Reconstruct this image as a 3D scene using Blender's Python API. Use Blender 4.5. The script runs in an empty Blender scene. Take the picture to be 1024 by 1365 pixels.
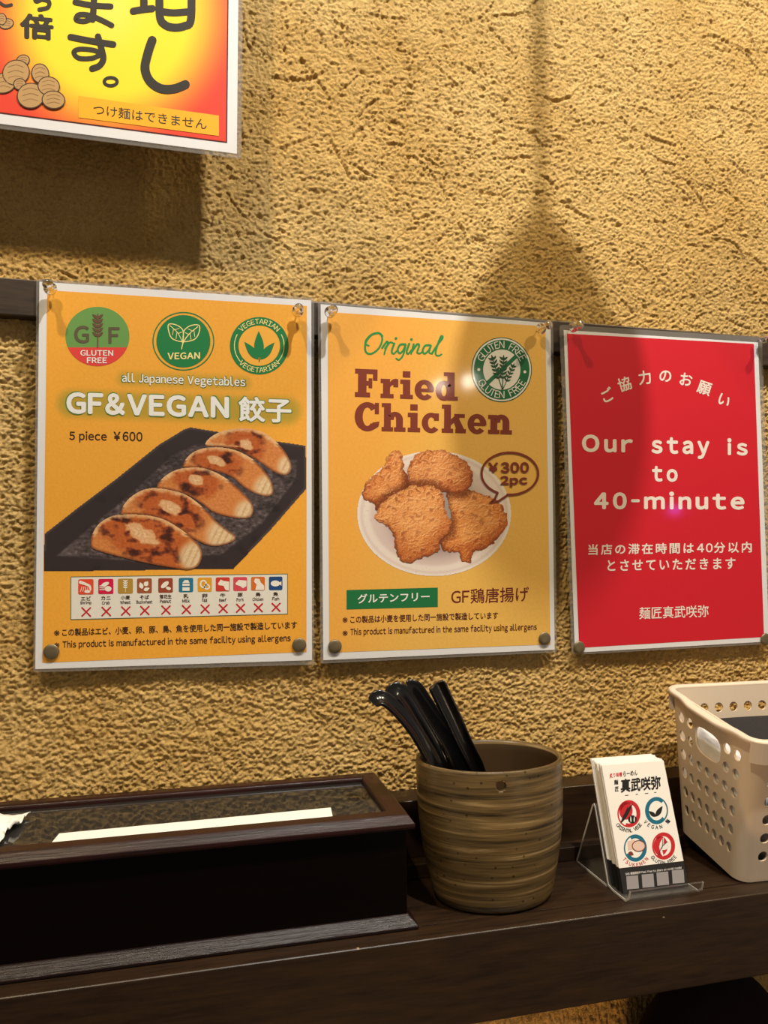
import bpy, bmesh, math, random
import numpy as np
from mathutils import Vector, Matrix

random.seed(7)
rng = np.random.default_rng(7)
SC = bpy.context.scene
COL = SC.collection

# ------------------------------------------------------------------ camera
F_PX = 992.035
YAW, PITCH, ROLL = 0.247348, 0.052811, -0.004542
CAM = np.array([0.118276, -0.612249, -0.20909])


def cam_rows():
    cy, sy, cp, sp = math.cos(YAW), math.sin(YAW), math.cos(PITCH), math.sin(PITCH)
    f = np.array([sy * cp, cy * cp, sp])
    r = np.array([cy, -sy, 0.0])
    u = np.cross(r, f)
    c, s = math.cos(ROLL), math.sin(ROLL)
    return np.array([c * r + s * u, -s * r + c * u, f])


ROWS = cam_rows()
cam_data = bpy.data.cameras.new('camera')
cam = bpy.data.objects.new('camera', cam_data)
COL.objects.link(cam)
m = Matrix.Identity(4)
for i in range(3):
    m[i][0], m[i][1], m[i][2], m[i][3] = ROWS[0][i], ROWS[1][i], -ROWS[2][i], CAM[i]
cam.matrix_world = m
cam_data.sensor_fit = 'VERTICAL'
cam_data.sensor_height = 24.0
cam_data.lens = F_PX / 1365.0 * 24.0
cam_data.clip_start = 0.01
SC.camera = cam

# ------------------------------------------------------------------ exposure, world, lamps of the room, added fill lights
SC.view_settings.view_transform = 'Standard'
SC.view_settings.look = 'None'
SC.view_settings.exposure = 0.0
SC.view_settings.gamma = 1.0
SC.view_settings.use_curve_mapping = False

world = bpy.data.worlds.new('dim_room')
SC.world = world
world.use_nodes = True
world.node_tree.nodes['Background'].inputs[0].default_value = (1.0, 0.83, 0.66, 1)
world.node_tree.nodes['Background'].inputs[1].default_value = 0.17


def lamp(name, kind, loc, power, color, target=None, radius=0.02, size=None, blend=0.6):
    d = bpy.data.lights.new(name, kind)
    d.energy = power
    d.color = color
    d.shadow_soft_size = radius
    o = bpy.data.objects.new(name, d)
    o.location = loc
    if kind == 'SPOT':
        d.spot_size = size
        d.spot_blend = blend
    if target is not None:
        o.rotation_euler = (Vector(target) - Vector(loc)).to_track_quat('-Z', 'Y').to_euler()
    COL.objects.link(o)
    return o


KEY = (0.46, -0.62, 1.02)
WARM = (1.0, 0.965, 0.92)
AMBER = (1.0, 0.81, 0.50)
lamp('ceiling_spot', 'SPOT', KEY, 66, WARM, (0.36, 0, -0.06), 0.020, math.radians(84), 0.7)
lamp('ceiling_spot', 'SPOT', (-0.30, -0.75, 1.15), 50, AMBER, (0.10, 0, -0.42), 0.03, math.radians(60), 0.9)
lamp('ceiling_spot', 'SPOT', (1.08, -0.65, 1.0), 43, AMBER, (0.62, 0, -0.42), 0.03, math.radians(64), 0.9)
# lamps further back in the room, mirrored in the laminated posters
lamp('pendant_bulb', 'POINT', (1.05, -1.84, 0.39), 0.9, (1.0, 0.90, 0.74), radius=0.024)
lamp('pendant_bulb', 'POINT', (0.94, -1.84, 0.37), 0.6, (1.0, 0.90, 0.74), radius=0.020)
lamp('neon_tube', 'POINT', (1.43, -1.224, -0.096), 0.12, (0.45, 0.12, 1.0), radius=0.014)
lamp('added_low_fill', 'POINT', (0.95, -1.2, -0.62), 2.2, (1.0, 0.72, 0.44), radius=0.06)  # added low fill light to brighten the lower parts, no real lamp there
lamp('added_under_shelf_fill', 'POINT', (0.30, -0.22, -1.0), 4.5, (1.0, 0.58, 0.26), radius=0.03)  # added fill, invented to brighten the wall below the shelf

# ------------------------------------------------------------------ helpers


def S(r, g, b):
    return tuple(((c / 255) / 12.92 if c / 255 <= 0.04045 else ((c / 255 + 0.055) / 1.055) ** 2.4) for c in (r, g, b))


def Sa(a):
    a = np.asarray(a, float) / 255
    return np.where(a <= 0.04045, a / 12.92, ((a + 0.055) / 1.055) ** 2.4)


def at_y(px, py, y):
    """the point of the plane Y=y that the photograph shows at pixel (px, py)"""
    px = np.asarray(px, float)
    py = np.asarray(py, float)
    d = ((px - 512) / F_PX)[..., None] * ROWS[0] - ((py - 682.5) / F_PX)[..., None] * ROWS[1] + ROWS[2]
    t = (y - CAM[1]) / d[..., 1]
    return CAM + d * t[..., None]


def mesh_obj(name, verts, faces, mat, parent=None, smooth=False, label=None):
    me = bpy.data.meshes.new(name)
    me.from_pydata([tuple(v) for v in verts], [], [tuple(f) for f in faces])
    me.validate()
    if smooth:
        me.polygons.foreach_set('use_smooth', [True] * len(me.polygons))
    o = bpy.data.objects.new(name, me)
    if mat is not None:
        me.materials.append(mat)
    COL.objects.link(o)
    if parent is not None:
        o.parent = parent
    if label:
        o['label'] = label
    return o


def bm_obj(name, bm, mat, parent=None, smooth=False):
    me = bpy.data.meshes.new(name)
    bmesh.ops.recalc_face_normals(bm, faces=bm.faces[:])
    bm.to_mesh(me)
    bm.free()
    if smooth:
        me.polygons.foreach_set('use_smooth', [True] * len(me.polygons))
    o = bpy.data.objects.new(name, me)
    if mat is not None:
        me.materials.append(mat)
    COL.objects.link(o)
    if parent is not None:
        o.parent = parent
    return o


def tag(o, label, cat, group=None, kind=None):
    o['label'] = label
    o['category'] = cat
    if group:
        o['group'] = group
    if kind:
        o['kind'] = kind
    return o


def empty(name, loc, label, cat, group=None, rot=(0, 0, 0)):
    o = bpy.data.objects.new(name, None)
    o.empty_display_size = 0.02
    o.location = loc
    o.rotation_euler = rot
    COL.objects.link(o)
    return tag(o, label, cat, group)


def copy_tree(src, name=None):
    r = src.copy()
    COL.objects.link(r)
    for ch in list(src.children):
        c = ch.copy()
        COL.objects.link(c)
        c.parent = r
    return r


def bevel(o, w, seg=2):
    md = o.modifiers.new('bevel', 'BEVEL')
    md.width = w
    md.segments = seg
    md.limit_method = 'ANGLE'
    return o


def add_box(bm, x0, x1, y0, y1, z0, z1):
    vs = [bm.verts.new(p) for p in [(x0, y0, z0), (x1, y0, z0), (x1, y1, z0), (x0, y1, z0),
                                    (x0, y0, z1), (x1, y0, z1), (x1, y1, z1), (x0, y1, z1)]]
    for f in [(3, 2, 1, 0), (4, 5, 6, 7), (0, 1, 5, 4), (1, 2, 6, 5), (2, 3, 7, 6), (3, 0, 4, 7)]:
        bm.faces.new([vs[i] for i in f])


def lathe(profile, n=32, sx=1.0, sy=1.0, closed=False):
    """profile [(r,z)...] -> verts, faces"""
    V, Fc = [], []
    for r, z in profile:
        for k in range(n):
            a = 2 * math.pi * k / n
            V.append((r * math.cos(a) * sx, r * math.sin(a) * sy, z))
    for i in range(len(profile) - 1):
        for k in range(n):
            Fc.append((i * n + k, i * n + (k + 1) % n, (i + 1) * n + (k + 1) % n, (i + 1) * n + k))
    Fc.append(tuple(reversed(range(n))))
    Fc.append(tuple((len(profile) - 1) * n + k for k in range(n)))
    return V, Fc


# ---- noise in numpy (for the plaster relief and the printed photographs)
def vnoise(x, y, seed):
    r = np.random.default_rng(seed).random((256, 256))
    xi = np.floor(x).astype(int)
    yi = np.floor(y).astype(int)
    fx = x - xi
    fy = y - yi
    fx = fx * fx * fx * (fx * (fx * 6 - 15) + 10)
    fy = fy * fy * fy * (fy * (fy * 6 - 15) + 10)
    a = r[xi & 255, yi & 255]
    b = r[(xi + 1) & 255, yi & 255]
    c = r[xi & 255, (yi + 1) & 255]
    d = r[(xi + 1) & 255, (yi + 1) & 255]
    return (a * (1 - fx) + b * fx) * (1 - fy) + (c * (1 - fx) + d * fx) * fy


def gnoise(x, y, seed):
    g = np.random.default_rng(seed).random((256, 256)) * 2 * math.pi
    gx, gy = np.cos(g), np.sin(g)
    xi = np.floor(x).astype(int)
    yi = np.floor(y).astype(int)
    fx = x - xi
    fy = y - yi
    u = fx * fx * fx * (fx * (fx * 6 - 15) + 10)
    v = fy * fy * fy * (fy * (fy * 6 - 15) + 10)

    def dot(i, j):
        a, b = (xi + i) & 255, (yi + j) & 255
        return gx[a, b] * (fx - i) + gy[a, b] * (fy - j)
    return ((dot(0, 0) * (1 - u) + dot(1, 0) * u) * (1 - v) + (dot(0, 1) * (1 - u) + dot(1, 1) * u) * v) * 1.5


def fbm(x, y, seed, octs=4, gain=0.5):
    t = 0
    a = 1.0
    s = 0
    for k in range(octs):
        t = t + a * gnoise(x * 2 ** k + 17.3 * k, y * 2 ** k - 9.1 * k, seed + k)
        s += a
        a *= gain
    return t / s


def sstep(a, b, x):
    t = np.clip((x - a) / (b - a), 0, 1)
    return t * t * (3 - 2 * t)


# ---- materials
def nodes_of(name):
    mt = bpy.data.materials.new(name)
    mt.use_nodes = True
    nt = mt.node_tree
    return mt, nt, nt.nodes['Principled BSDF']


def plain(name, col, rough=0.5, spec=0.5, metal=0.0, coat=0.0, coat_rough=0.08, noise=0.0, nscale=200, bump=0.0):
    mt, nt, b = nodes_of(name)
    b.inputs['Roughness'].default_value = rough
    b.inputs['Specular IOR Level'].default_value = spec
    b.inputs['Metallic'].default_value = metal
    b.inputs['Coat Weight'].default_value = coat
    b.inputs['Coat Roughness'].default_value = coat_rough
    b.inputs['Base Color'].default_value = (*col, 1)
    if noise or bump:
        tc = nt.nodes.new('ShaderNodeTexCoord')
        nz = nt.nodes.new('ShaderNodeTexNoise')
        nz.inputs['Scale'].default_value = nscale
        nz.inputs['Detail'].default_value = 4
        nt.links.new(tc.outputs['Object'], nz.inputs['Vector'])
    if noise:
        mx = nt.nodes.new('ShaderNodeMix')
        mx.data_type = 'RGBA'
        mx.inputs[6].default_value = (*[c * (1 - noise) for c in col], 1)
        mx.inputs[7].default_value = (*[min(1, c * (1 + noise)) for c in col], 1)
        nt.links.new(nz.outputs['Fac'], mx.inputs[0])
        nt.links.new(mx.outputs[2], b.inputs['Base Color'])
    if bump:
        bp = nt.nodes.new('ShaderNodeBump')
        bp.inputs['Strength'].default_value = bump
        bp.inputs['Distance'].default_value = 0.001
        nt.links.new(nz.outputs['Fac'], bp.inputs['Height'])
        nt.links.new(bp.outputs['Normal'], b.inputs['Normal'])
        if coat:
            pass
    return mt


INKS = {}


def ink(r, g, b):
    """printed colour under the laminate's gloss"""
    k = (r, g, b)
    if k not in INKS:
        INKS[k] = plain('print_%d_%d_%d' % k, S(r, g, b), rough=0.55, spec=0.25, coat=0.7, coat_rough=0.07, noise=0.05, nscale=900)
    return INKS[k]


def attr_mat(name):
    mt, nt, b = nodes_of(name)
    a = nt.nodes.new('ShaderNodeAttribute')
    a.attribute_name = 'Col'
    nt.links.new(a.outputs['Color'], b.inputs['Base Color'])
    b.inputs['Roughness'].default_value = 0.55
    b.inputs['Specular IOR Level'].default_value = 0.25
    b.inputs['Coat Weight'].default_value = 0.8
    b.inputs['Coat Roughness'].default_value = 0.07
    return mt


PHOTO = attr_mat('printed_picture')


def wood(name, dark, light, rough=0.35, scale=(6, 60, 60), coat=0.0, bump=0.15, specks=False, spec=0.5):
    mt, nt, b = nodes_of(name)
    tc = nt.nodes.new('ShaderNodeTexCoord')
    mp = nt.nodes.new('ShaderNodeMapping')
    mp.inputs['Scale'].default_value = scale
    nz = nt.nodes.new('ShaderNodeTexNoise')
    nz.inputs['Scale'].default_value = 4
    nz.inputs['Detail'].default_value = 7
    nz.inputs['Roughness'].default_value = 0.65
    rp = nt.nodes.new('ShaderNodeValToRGB')
    rp.color_ramp.elements[0].position = 0.3
    rp.color_ramp.elements[0].color = (*dark, 1)
    rp.color_ramp.elements[1].position = 0.72
    rp.color_ramp.elements[1].color = (*light, 1)
    nt.links.new(tc.outputs['Object'], mp.inputs['Vector'])
    nt.links.new(mp.outputs['Vector'], nz.inputs['Vector'])
    nt.links.new(nz.outputs['Fac'], rp.inputs['Fac'])
    out = rp.outputs['Color']
    if specks:
        vz = nt.nodes.new('ShaderNodeTexVoronoi')
        vz.inputs['Scale'].default_value = 45
        r2 = nt.nodes.new('ShaderNodeValToRGB')
        r2.color_ramp.elements[0].position = 0.035
        r2.color_ramp.elements[0].color = (1, 1, 1, 1)
        r2.color_ramp.elements[1].position = 0.05
        r2.color_ramp.elements[1].color = (0, 0, 0, 1)
        n2 = nt.nodes.new('ShaderNodeTexNoise')
        n2.inputs['Scale'].default_value = 25
        ml = nt.nodes.new('ShaderNodeMath')
        ml.operation = 'GREATER_THAN'
        ml.inputs[1].default_value = 0.56
        m2 = nt.nodes.new('ShaderNodeMath')
        m2.operation = 'MULTIPLY'
        mx = nt.nodes.new('ShaderNodeMix')
        mx.data_type = 'RGBA'
        mx.inputs[7].default_value = (*S(150, 128, 100), 1)
        nt.links.new(tc.outputs['Object'], vz.inputs['Vector'])
        nt.links.new(tc.outputs['Object'], n2.inputs['Vector'])
        nt.links.new(vz.outputs['Distance'], r2.inputs['Fac'])
        nt.links.new(n2.outputs['Fac'], ml.inputs[0])
        nt.links.new(ml.outputs[0], m2.inputs[0])
        nt.links.new(r2.outputs['Color'], m2.inputs[1])
        nt.links.new(m2.outputs[0], mx.inputs[0])
        nt.links.new(out, mx.inputs[6])
        out = mx.outputs[2]
    nt.links.new(out, b.inputs['Base Color'])
    b.inputs['Roughness'].default_value = rough
    b.inputs['Specular IOR Level'].default_value = spec
    b.inputs['Coat Weight'].default_value = coat
    b.inputs['Coat Roughness'].default_value = 0.12
    bp = nt.nodes.new('ShaderNodeBump')
    bp.inputs['Strength'].default_value = bump
    bp.inputs['Distance'].default_value = 0.0006
    nt.links.new(nz.outputs['Fac'], bp.inputs['Height'])
    nt.links.new(bp.outputs['Normal'], b.inputs['Normal'])
    return mt


def film(name, alpha, tint, rough=0.06, spec_tint=1.0):
    """thin clear sheet: mostly transparent, mirror-like at grazing angles"""
    mt = bpy.data.materials.new(name)
    mt.use_nodes = True
    nt = mt.node_tree
    nt.nodes.clear()
    out = nt.nodes.new('ShaderNodeOutputMaterial')
    tr = nt.nodes.new('ShaderNodeBsdfTransparent')
    tr.inputs[0].default_value = (*tint, 1)
    df = nt.nodes.new('ShaderNodeBsdfDiffuse')
    df.inputs[0].default_value = (0.8, 0.78, 0.74, 1)
    m1 = nt.nodes.new('ShaderNodeMixShader')
    m1.inputs[0].default_value = alpha
    gl = nt.nodes.new('ShaderNodeBsdfGlossy')
    gl.inputs['Roughness'].default_value = rough
    fr = nt.nodes.new('ShaderNodeFresnel')
    fr.inputs[0].default_value = 1.5
    ge = nt.nodes.new('ShaderNodeNewGeometry')
    inv = nt.nodes.new('ShaderNodeMath')
    inv.operation = 'SUBTRACT'
    inv.inputs[0].default_value = 1.0
    mu = nt.nodes.new('ShaderNodeMath')
    mu.operation = 'MULTIPLY'
    nt.links.new(ge.outputs['Backfacing'], inv.inputs[1])
    nt.links.new(inv.outputs[0], mu.inputs[0])
    nt.links.new(fr.outputs[0], mu.inputs[1])
    m2 = nt.nodes.new('ShaderNodeMixShader')
    nt.links.new(tr.outputs[0], m1.inputs[1])
    nt.links.new(df.outputs[0], m1.inputs[2])
    nt.links.new(mu.outputs[0], m2.inputs[0])
    nt.links.new(m1.outputs[0], m2.inputs[1])
    nt.links.new(gl.outputs[0], m2.inputs[2])
    nt.links.new(m2.outputs[0], out.inputs[0])
    return mt


def plaster(name, c_hi, c_lo):
    mt, nt, b = nodes_of(name)
    tc = nt.nodes.new('ShaderNodeTexCoord')
    n1 = nt.nodes.new('ShaderNodeTexNoise')
    n1.inputs['Scale'].default_value = 9
    n1.inputs['Detail'].default_value = 6
    n2 = nt.nodes.new('ShaderNodeTexNoise')
    n2.inputs['Scale'].default_value = 430
    n2.inputs['Detail'].default_value = 5
    n2.inputs['Roughness'].default_value = 0.7
    rp = nt.nodes.new('ShaderNodeValToRGB')
    rp.color_ramp.elements[0].position = 0.35
    rp.color_ramp.elements[0].color = (*c_lo, 1)
    rp.color_ramp.elements[1].position = 0.65
    rp.color_ramp.elements[1].color = (*c_hi, 1)
    ad = nt.nodes.new('ShaderNodeMix')
    ad.data_type = 'FLOAT'
    ad.inputs[0].default_value = 0.5
    nt.links.new(tc.outputs['Object'], n1.inputs['Vector'])
    nt.links.new(tc.outputs['Object'], n2.inputs['Vector'])
    nt.links.new(n1.outputs['Fac'], ad.inputs[2])
    nt.links.new(n2.outputs['Fac'], ad.inputs[3])
    nt.links.new(ad.outputs[0], rp.inputs['Fac'])
    nt.links.new(rp.outputs['Color'], b.inputs['Base Color'])
    b.inputs['Roughness'].default_value = 0.95
    b.inputs['Specular IOR Level'].default_value = 0.1
    bp = nt.nodes.new('ShaderNodeBump')
    bp.inputs['Strength'].default_value = 1.0
    bp.inputs['Distance'].default_value = 0.0026
    nt.links.new(n2.outputs['Fac'], bp.inputs['Height'])
    nt.links.new(bp.outputs['Normal'], b.inputs['Normal'])
    return mt


M_WALL = plaster('ochre_plaster', S(236, 203, 136), S(202, 160, 88))
M_BEAM = wood('beam_wood', S(38, 26, 18), S(70, 54, 42), rough=0.5, specks=True)
M_COUNTER = wood('counter_wood', S(29, 18, 10), S(55, 37, 21), rough=0.38, bump=0.2, specks=True)
M_LACQUER = wood('black_lacquer', S(6, 2, 2), S(11, 4, 3), rough=0.35, bump=0.05)
M_LACQUER.node_tree.nodes['Principled BSDF'].inputs['Specular IOR Level'].default_value = 0.15
M_ROSEWOOD = wood('rosewood_lacquer', S(20, 8, 8), S(52, 18, 17), rough=0.33, bump=0.35, coat=0.0, scale=(4, 70, 70))
M_PAPER = plain('white_paper', S(226, 226, 228), rough=0.5, spec=0.3, coat=0.8, coat_rough=0.1, noise=0.03, nscale=300)
M_PLAINPAPER = plain('matte_white_paper', S(240, 238, 230), rough=0.7, noise=0.02, nscale=300)
M_FILM = film('laminate_film', 0.12, (0.86, 0.85, 0.83), 0.08)
M_ACRYLIC = film('clear_acrylic', 0.05, (0.93, 0.93, 0.93), 0.03)
M_BRASS = plain('dull_brass', S(126, 114, 88), rough=0.42, metal=0.6, noise=0.15, nscale=300)
M_STEEL = plain('steel', S(150, 145, 140), rough=0.3, metal=1.0)
M_BLACKPL = plain('black_plastic', S(13, 13, 15), rough=0.2, spec=0.8)

# ------------------------------------------------------------------ the setting: plaster wall
Y_WALL = 0.016
ZC = -0.467        # top of the wooden shelf


def build_wall():
    xs = np.concatenate([np.linspace(-0.9, -0.2, 15), np.arange(-0.19, 0.86, 0.00095), np.linspace(0.87, 1.7, 18)])
    zs = np.concatenate([np.linspace(-1.22, -0.92, 10), np.arange(-0.91, -0.72, 0.004), np.arange(-0.72, -0.46, 0.0018), np.arange(-0.46, 0.43, 0.00095), np.linspace(0.44, 1.2, 16)])
    X, Z = np.meshgrid(xs, zs)
    up = sstep(-0.10, 0.08, Z)                    # the upper part is trowelled smoother
    h = np.zeros_like(X)
    wx = fbm(X / 0.02, Z / 0.02, 11, 2) * 0.005
    wz = fbm(X / 0.02, Z / 0.02, 21, 2) * 0.005
    h += 0.0022 * fbm(X / 0.06, Z / 0.05, 1, 3)
    cl = fbm((X + wx) / 0.0085, (Z + wz) / 0.0062, 31, 3)
    h += (0.0014 - 0.0004 * up) * np.clip(cl + 0.1, -0.6, 0.5)
    gr = fbm((X + wx) / 0.0033, (Z + wz * 0.6) / 0.0027, 41, 2)
    h += (0.0027 - 0.0006 * up) * np.clip(gr, -0.45, 0.32)
    g2 = 1 - np.abs(fbm((X + wx) / 0.0060, (Z - wz) / 0.0042, 47, 2)) * 2.4
    h += (0.0005 - 0.0002 * up) * g2
    fn = fbm(X / 0.0023, Z / 0.0020, 51, 2)
    h += (0.0017 - 0.0002 * up) * fn
    # chips and pits
    pit = fbm(X / 0.014, Z / 0.009, 61, 3)
    h -= 0.0019 * sstep(0.36, 0.52, pit) * (0.3 + 0.7 * up)
    # straw drawn through the plaster while it was wet
    r = np.random.default_rng(5)
    for k in range(240):
        cx, cz = r.uniform(-0.1, 0.8), r.uniform(-0.44, 0.40)
        if k < 160:
            cz = r.uniform(0.0, 0.40)
        L = r.uniform(0.012, 0.05)
        a = r.normal(-0.35, 0.7)
        w = r.uniform(0.0006, 0.0012)
        bend = r.normal(0, 8)
        i0, i1 = np.searchsorted(xs, [cx - L, cx + L])
        j0, j1 = np.searchsorted(zs, [cz - L, cz + L])
        xx = X[j0:j1, i0:i1] - cx
        zz = Z[j0:j1, i0:i1] - cz
        u = xx * math.cos(a) + zz * math.sin(a)
        v = -xx * math.sin(a) + zz * math.cos(a) + bend * u * u
        v = v + fbm(u / 0.01, v * 0, 70 + k % 5, 1) * 0.0012
        inside = sstep(L * 0.5, L * 0.42, np.abs(u))
        h[j0:j1, i0:i1] -= inside * np.exp(-(v / w) ** 2) * r.uniform(0.0008, 0.0020)
        h[j0:j1, i0:i1] += inside * np.exp(-((v - 2.2 * w) / (1.2 * w)) ** 2) * 0.0007
    base = Y_WALL - 0.008 * sstep(-0.19, -0.30, Z) - 0.003 * sstep(-0.33, -0.41, Z)
    fine = ((X > -0.19) & (X < 0.86) & (Z < 0.43)).astype(float) * sstep(-0.75, -0.71, Z)
    Y = base - h * fine
    n, mm = X.shape
    co = np.stack([X, Y, Z], -1).reshape(-1, 3).astype(np.float32)
    idx = np.arange(n * mm).reshape(n, mm)
    q = np.stack([idx[:-1, :-1], idx[:-1, 1:], idx[1:, 1:], idx[1:, :-1]], -1).reshape(-1, 4)
    me = grid_mesh('wall_back', co, q)
    me.polygons.foreach_set('use_smooth', np.ones(len(q), bool))
    me.materials.append(M_WALL)
    o = bpy.data.objects.new('wall_back', me)
    COL.objects.link(o)
    return tag(o, 'rough ochre plaster wall with straw marks behind the posters', 'wall', kind='structure')


def grid_mesh(name, co, q):
    me = bpy.data.meshes.new(name)
    me.vertices.add(len(co))
    me.vertices.foreach_set('co', co.astype(np.float32).ravel())
    me.loops.add(len(q) * 4)
    me.loops.foreach_set('vertex_index', q.astype(np.int32).ravel())
    me.polygons.add(len(q))
    me.polygons.foreach_set('loop_start', np.arange(len(q), dtype=np.int32) * 4)
    me.update(calc_edges=True)
    return me


build_wall()

bm = bmesh.new()
add_box(bm, -0.9, 1.7, -2.4, 0.05, -1.24, -1.22)
tag(bm_obj('floor', bm, plain('floor_tile', S(70, 58, 48), rough=0.6, noise=0.1, nscale=20)), 'brown floor far below the shelf', 'floor', kind='structure')

bm = bmesh.new()
add_box(bm, -0.6, 1.4, 0.0035, 0.024, -0.0265, 0.0025)
o = bevel(bm_obj('trim_1', bm, M_BEAM), 0.001)
tag(o, 'dark wooden rail running along the plaster wall behind the tops of the posters', 'wall trim', kind='structure')

# ------------------------------------------------------------------ the wooden shelf
shelf = empty('wooden_shelf', (0.3, -0.06, -0.527), 'long dark brown wooden shelf below the posters carrying cup, box and basket', 'shelf')


def shelf_part(name, x0, x1, y0, y1, z0, z1, bv=0.0012):
    b = bmesh.new()
    add_box(b, x0 - 0.3, x1 - 0.3, y0 + 0.06, y1 + 0.06, z0 + 0.527, z1 + 0.527)
    return bevel(bm_obj(name, b, M_COUNTER, shelf), bv, 3)


shelf_part('shelf_board', -0.6, 1.4, -0.1071, 0.012, ZC - 0.018, ZC, 0.00003)
shelf_part('front_board', -0.6, 1.4, -0.125, -0.1071, -0.527, ZC, 0.0012)
shelf_part('step_strip', -0.6, 1.4, -0.0365, -0.0235, ZC + 0.0001, ZC + 0.0115, 0.0008)
shelf_part('back_rail', -0.6, 1.4, -0.0235, 0.010, ZC + 0.0002, -0.4105, 0.0008)

# dark cloth thing under the shelf
bm = bmesh.new()
n = 40
rows = []
for i in range(21):
    v = i / 20
    ring = []
    for k in range(n):
        a = 2 * math.pi * k / n
        rr = max(math.sqrt(max(0.0, 1 - v * v)), 0.015)
        x = 0.542 + 0.088 * rr * math.cos(a) * (1 + 0.03 * math.sin(3 * a))
        y = -0.055 + 0.05 * rr * math.sin(a) * (1 + 0.04 * math.sin(5 * a + 1))
        z = -0.70 + 0.142 * v
        ring.append(bm.verts.new((x, y, z)))
    rows.append(ring)
for i in range(20):
    for k in range(n):
        bm.faces.new((rows[i][k], rows[i][(k + 1) % n], rows[i + 1][(k + 1) % n], rows[i + 1][k]))
bm.faces.new(rows[20])
low = [bm.verts.new((p.co.x, p.co.y, -0.82)) for p in rows[0]]
for k in range(n):
    bm.faces.new((low[k], low[(k + 1) % n], rows[0][(k + 1) % n], rows[0][k]))
bm.faces.new(list(reversed(low)))
M_CLOTH = plain('dark_plum_cloth', S(30, 19, 22), rough=0.9, spec=0.2, noise=0.25, nscale=120, bump=0.3)
o = bm_obj('cloth_bag', bm, M_CLOTH, smooth=True)
tag(o, 'dark plum cloth bundle in the shade under the shelf at the bottom right', 'cloth bag')

# ------------------------------------------------------------------ printing on posters
LAYER = 0.00012


class Poly(list):
    """a polygon with its own small lift, so that crossing pen strokes never share a plane"""
    bias = 0.0


BIAS = [0]


def lift(pgs, b=None):
    if b is None:
        BIAS[0] = (BIAS[0] + 1) % 9
        b = 0.04 + BIAS[0] * 0.05
    out = []
    for p in pgs:
        q = Poly(p)
        q.bias = b
        out.append(q)
    return out


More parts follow.
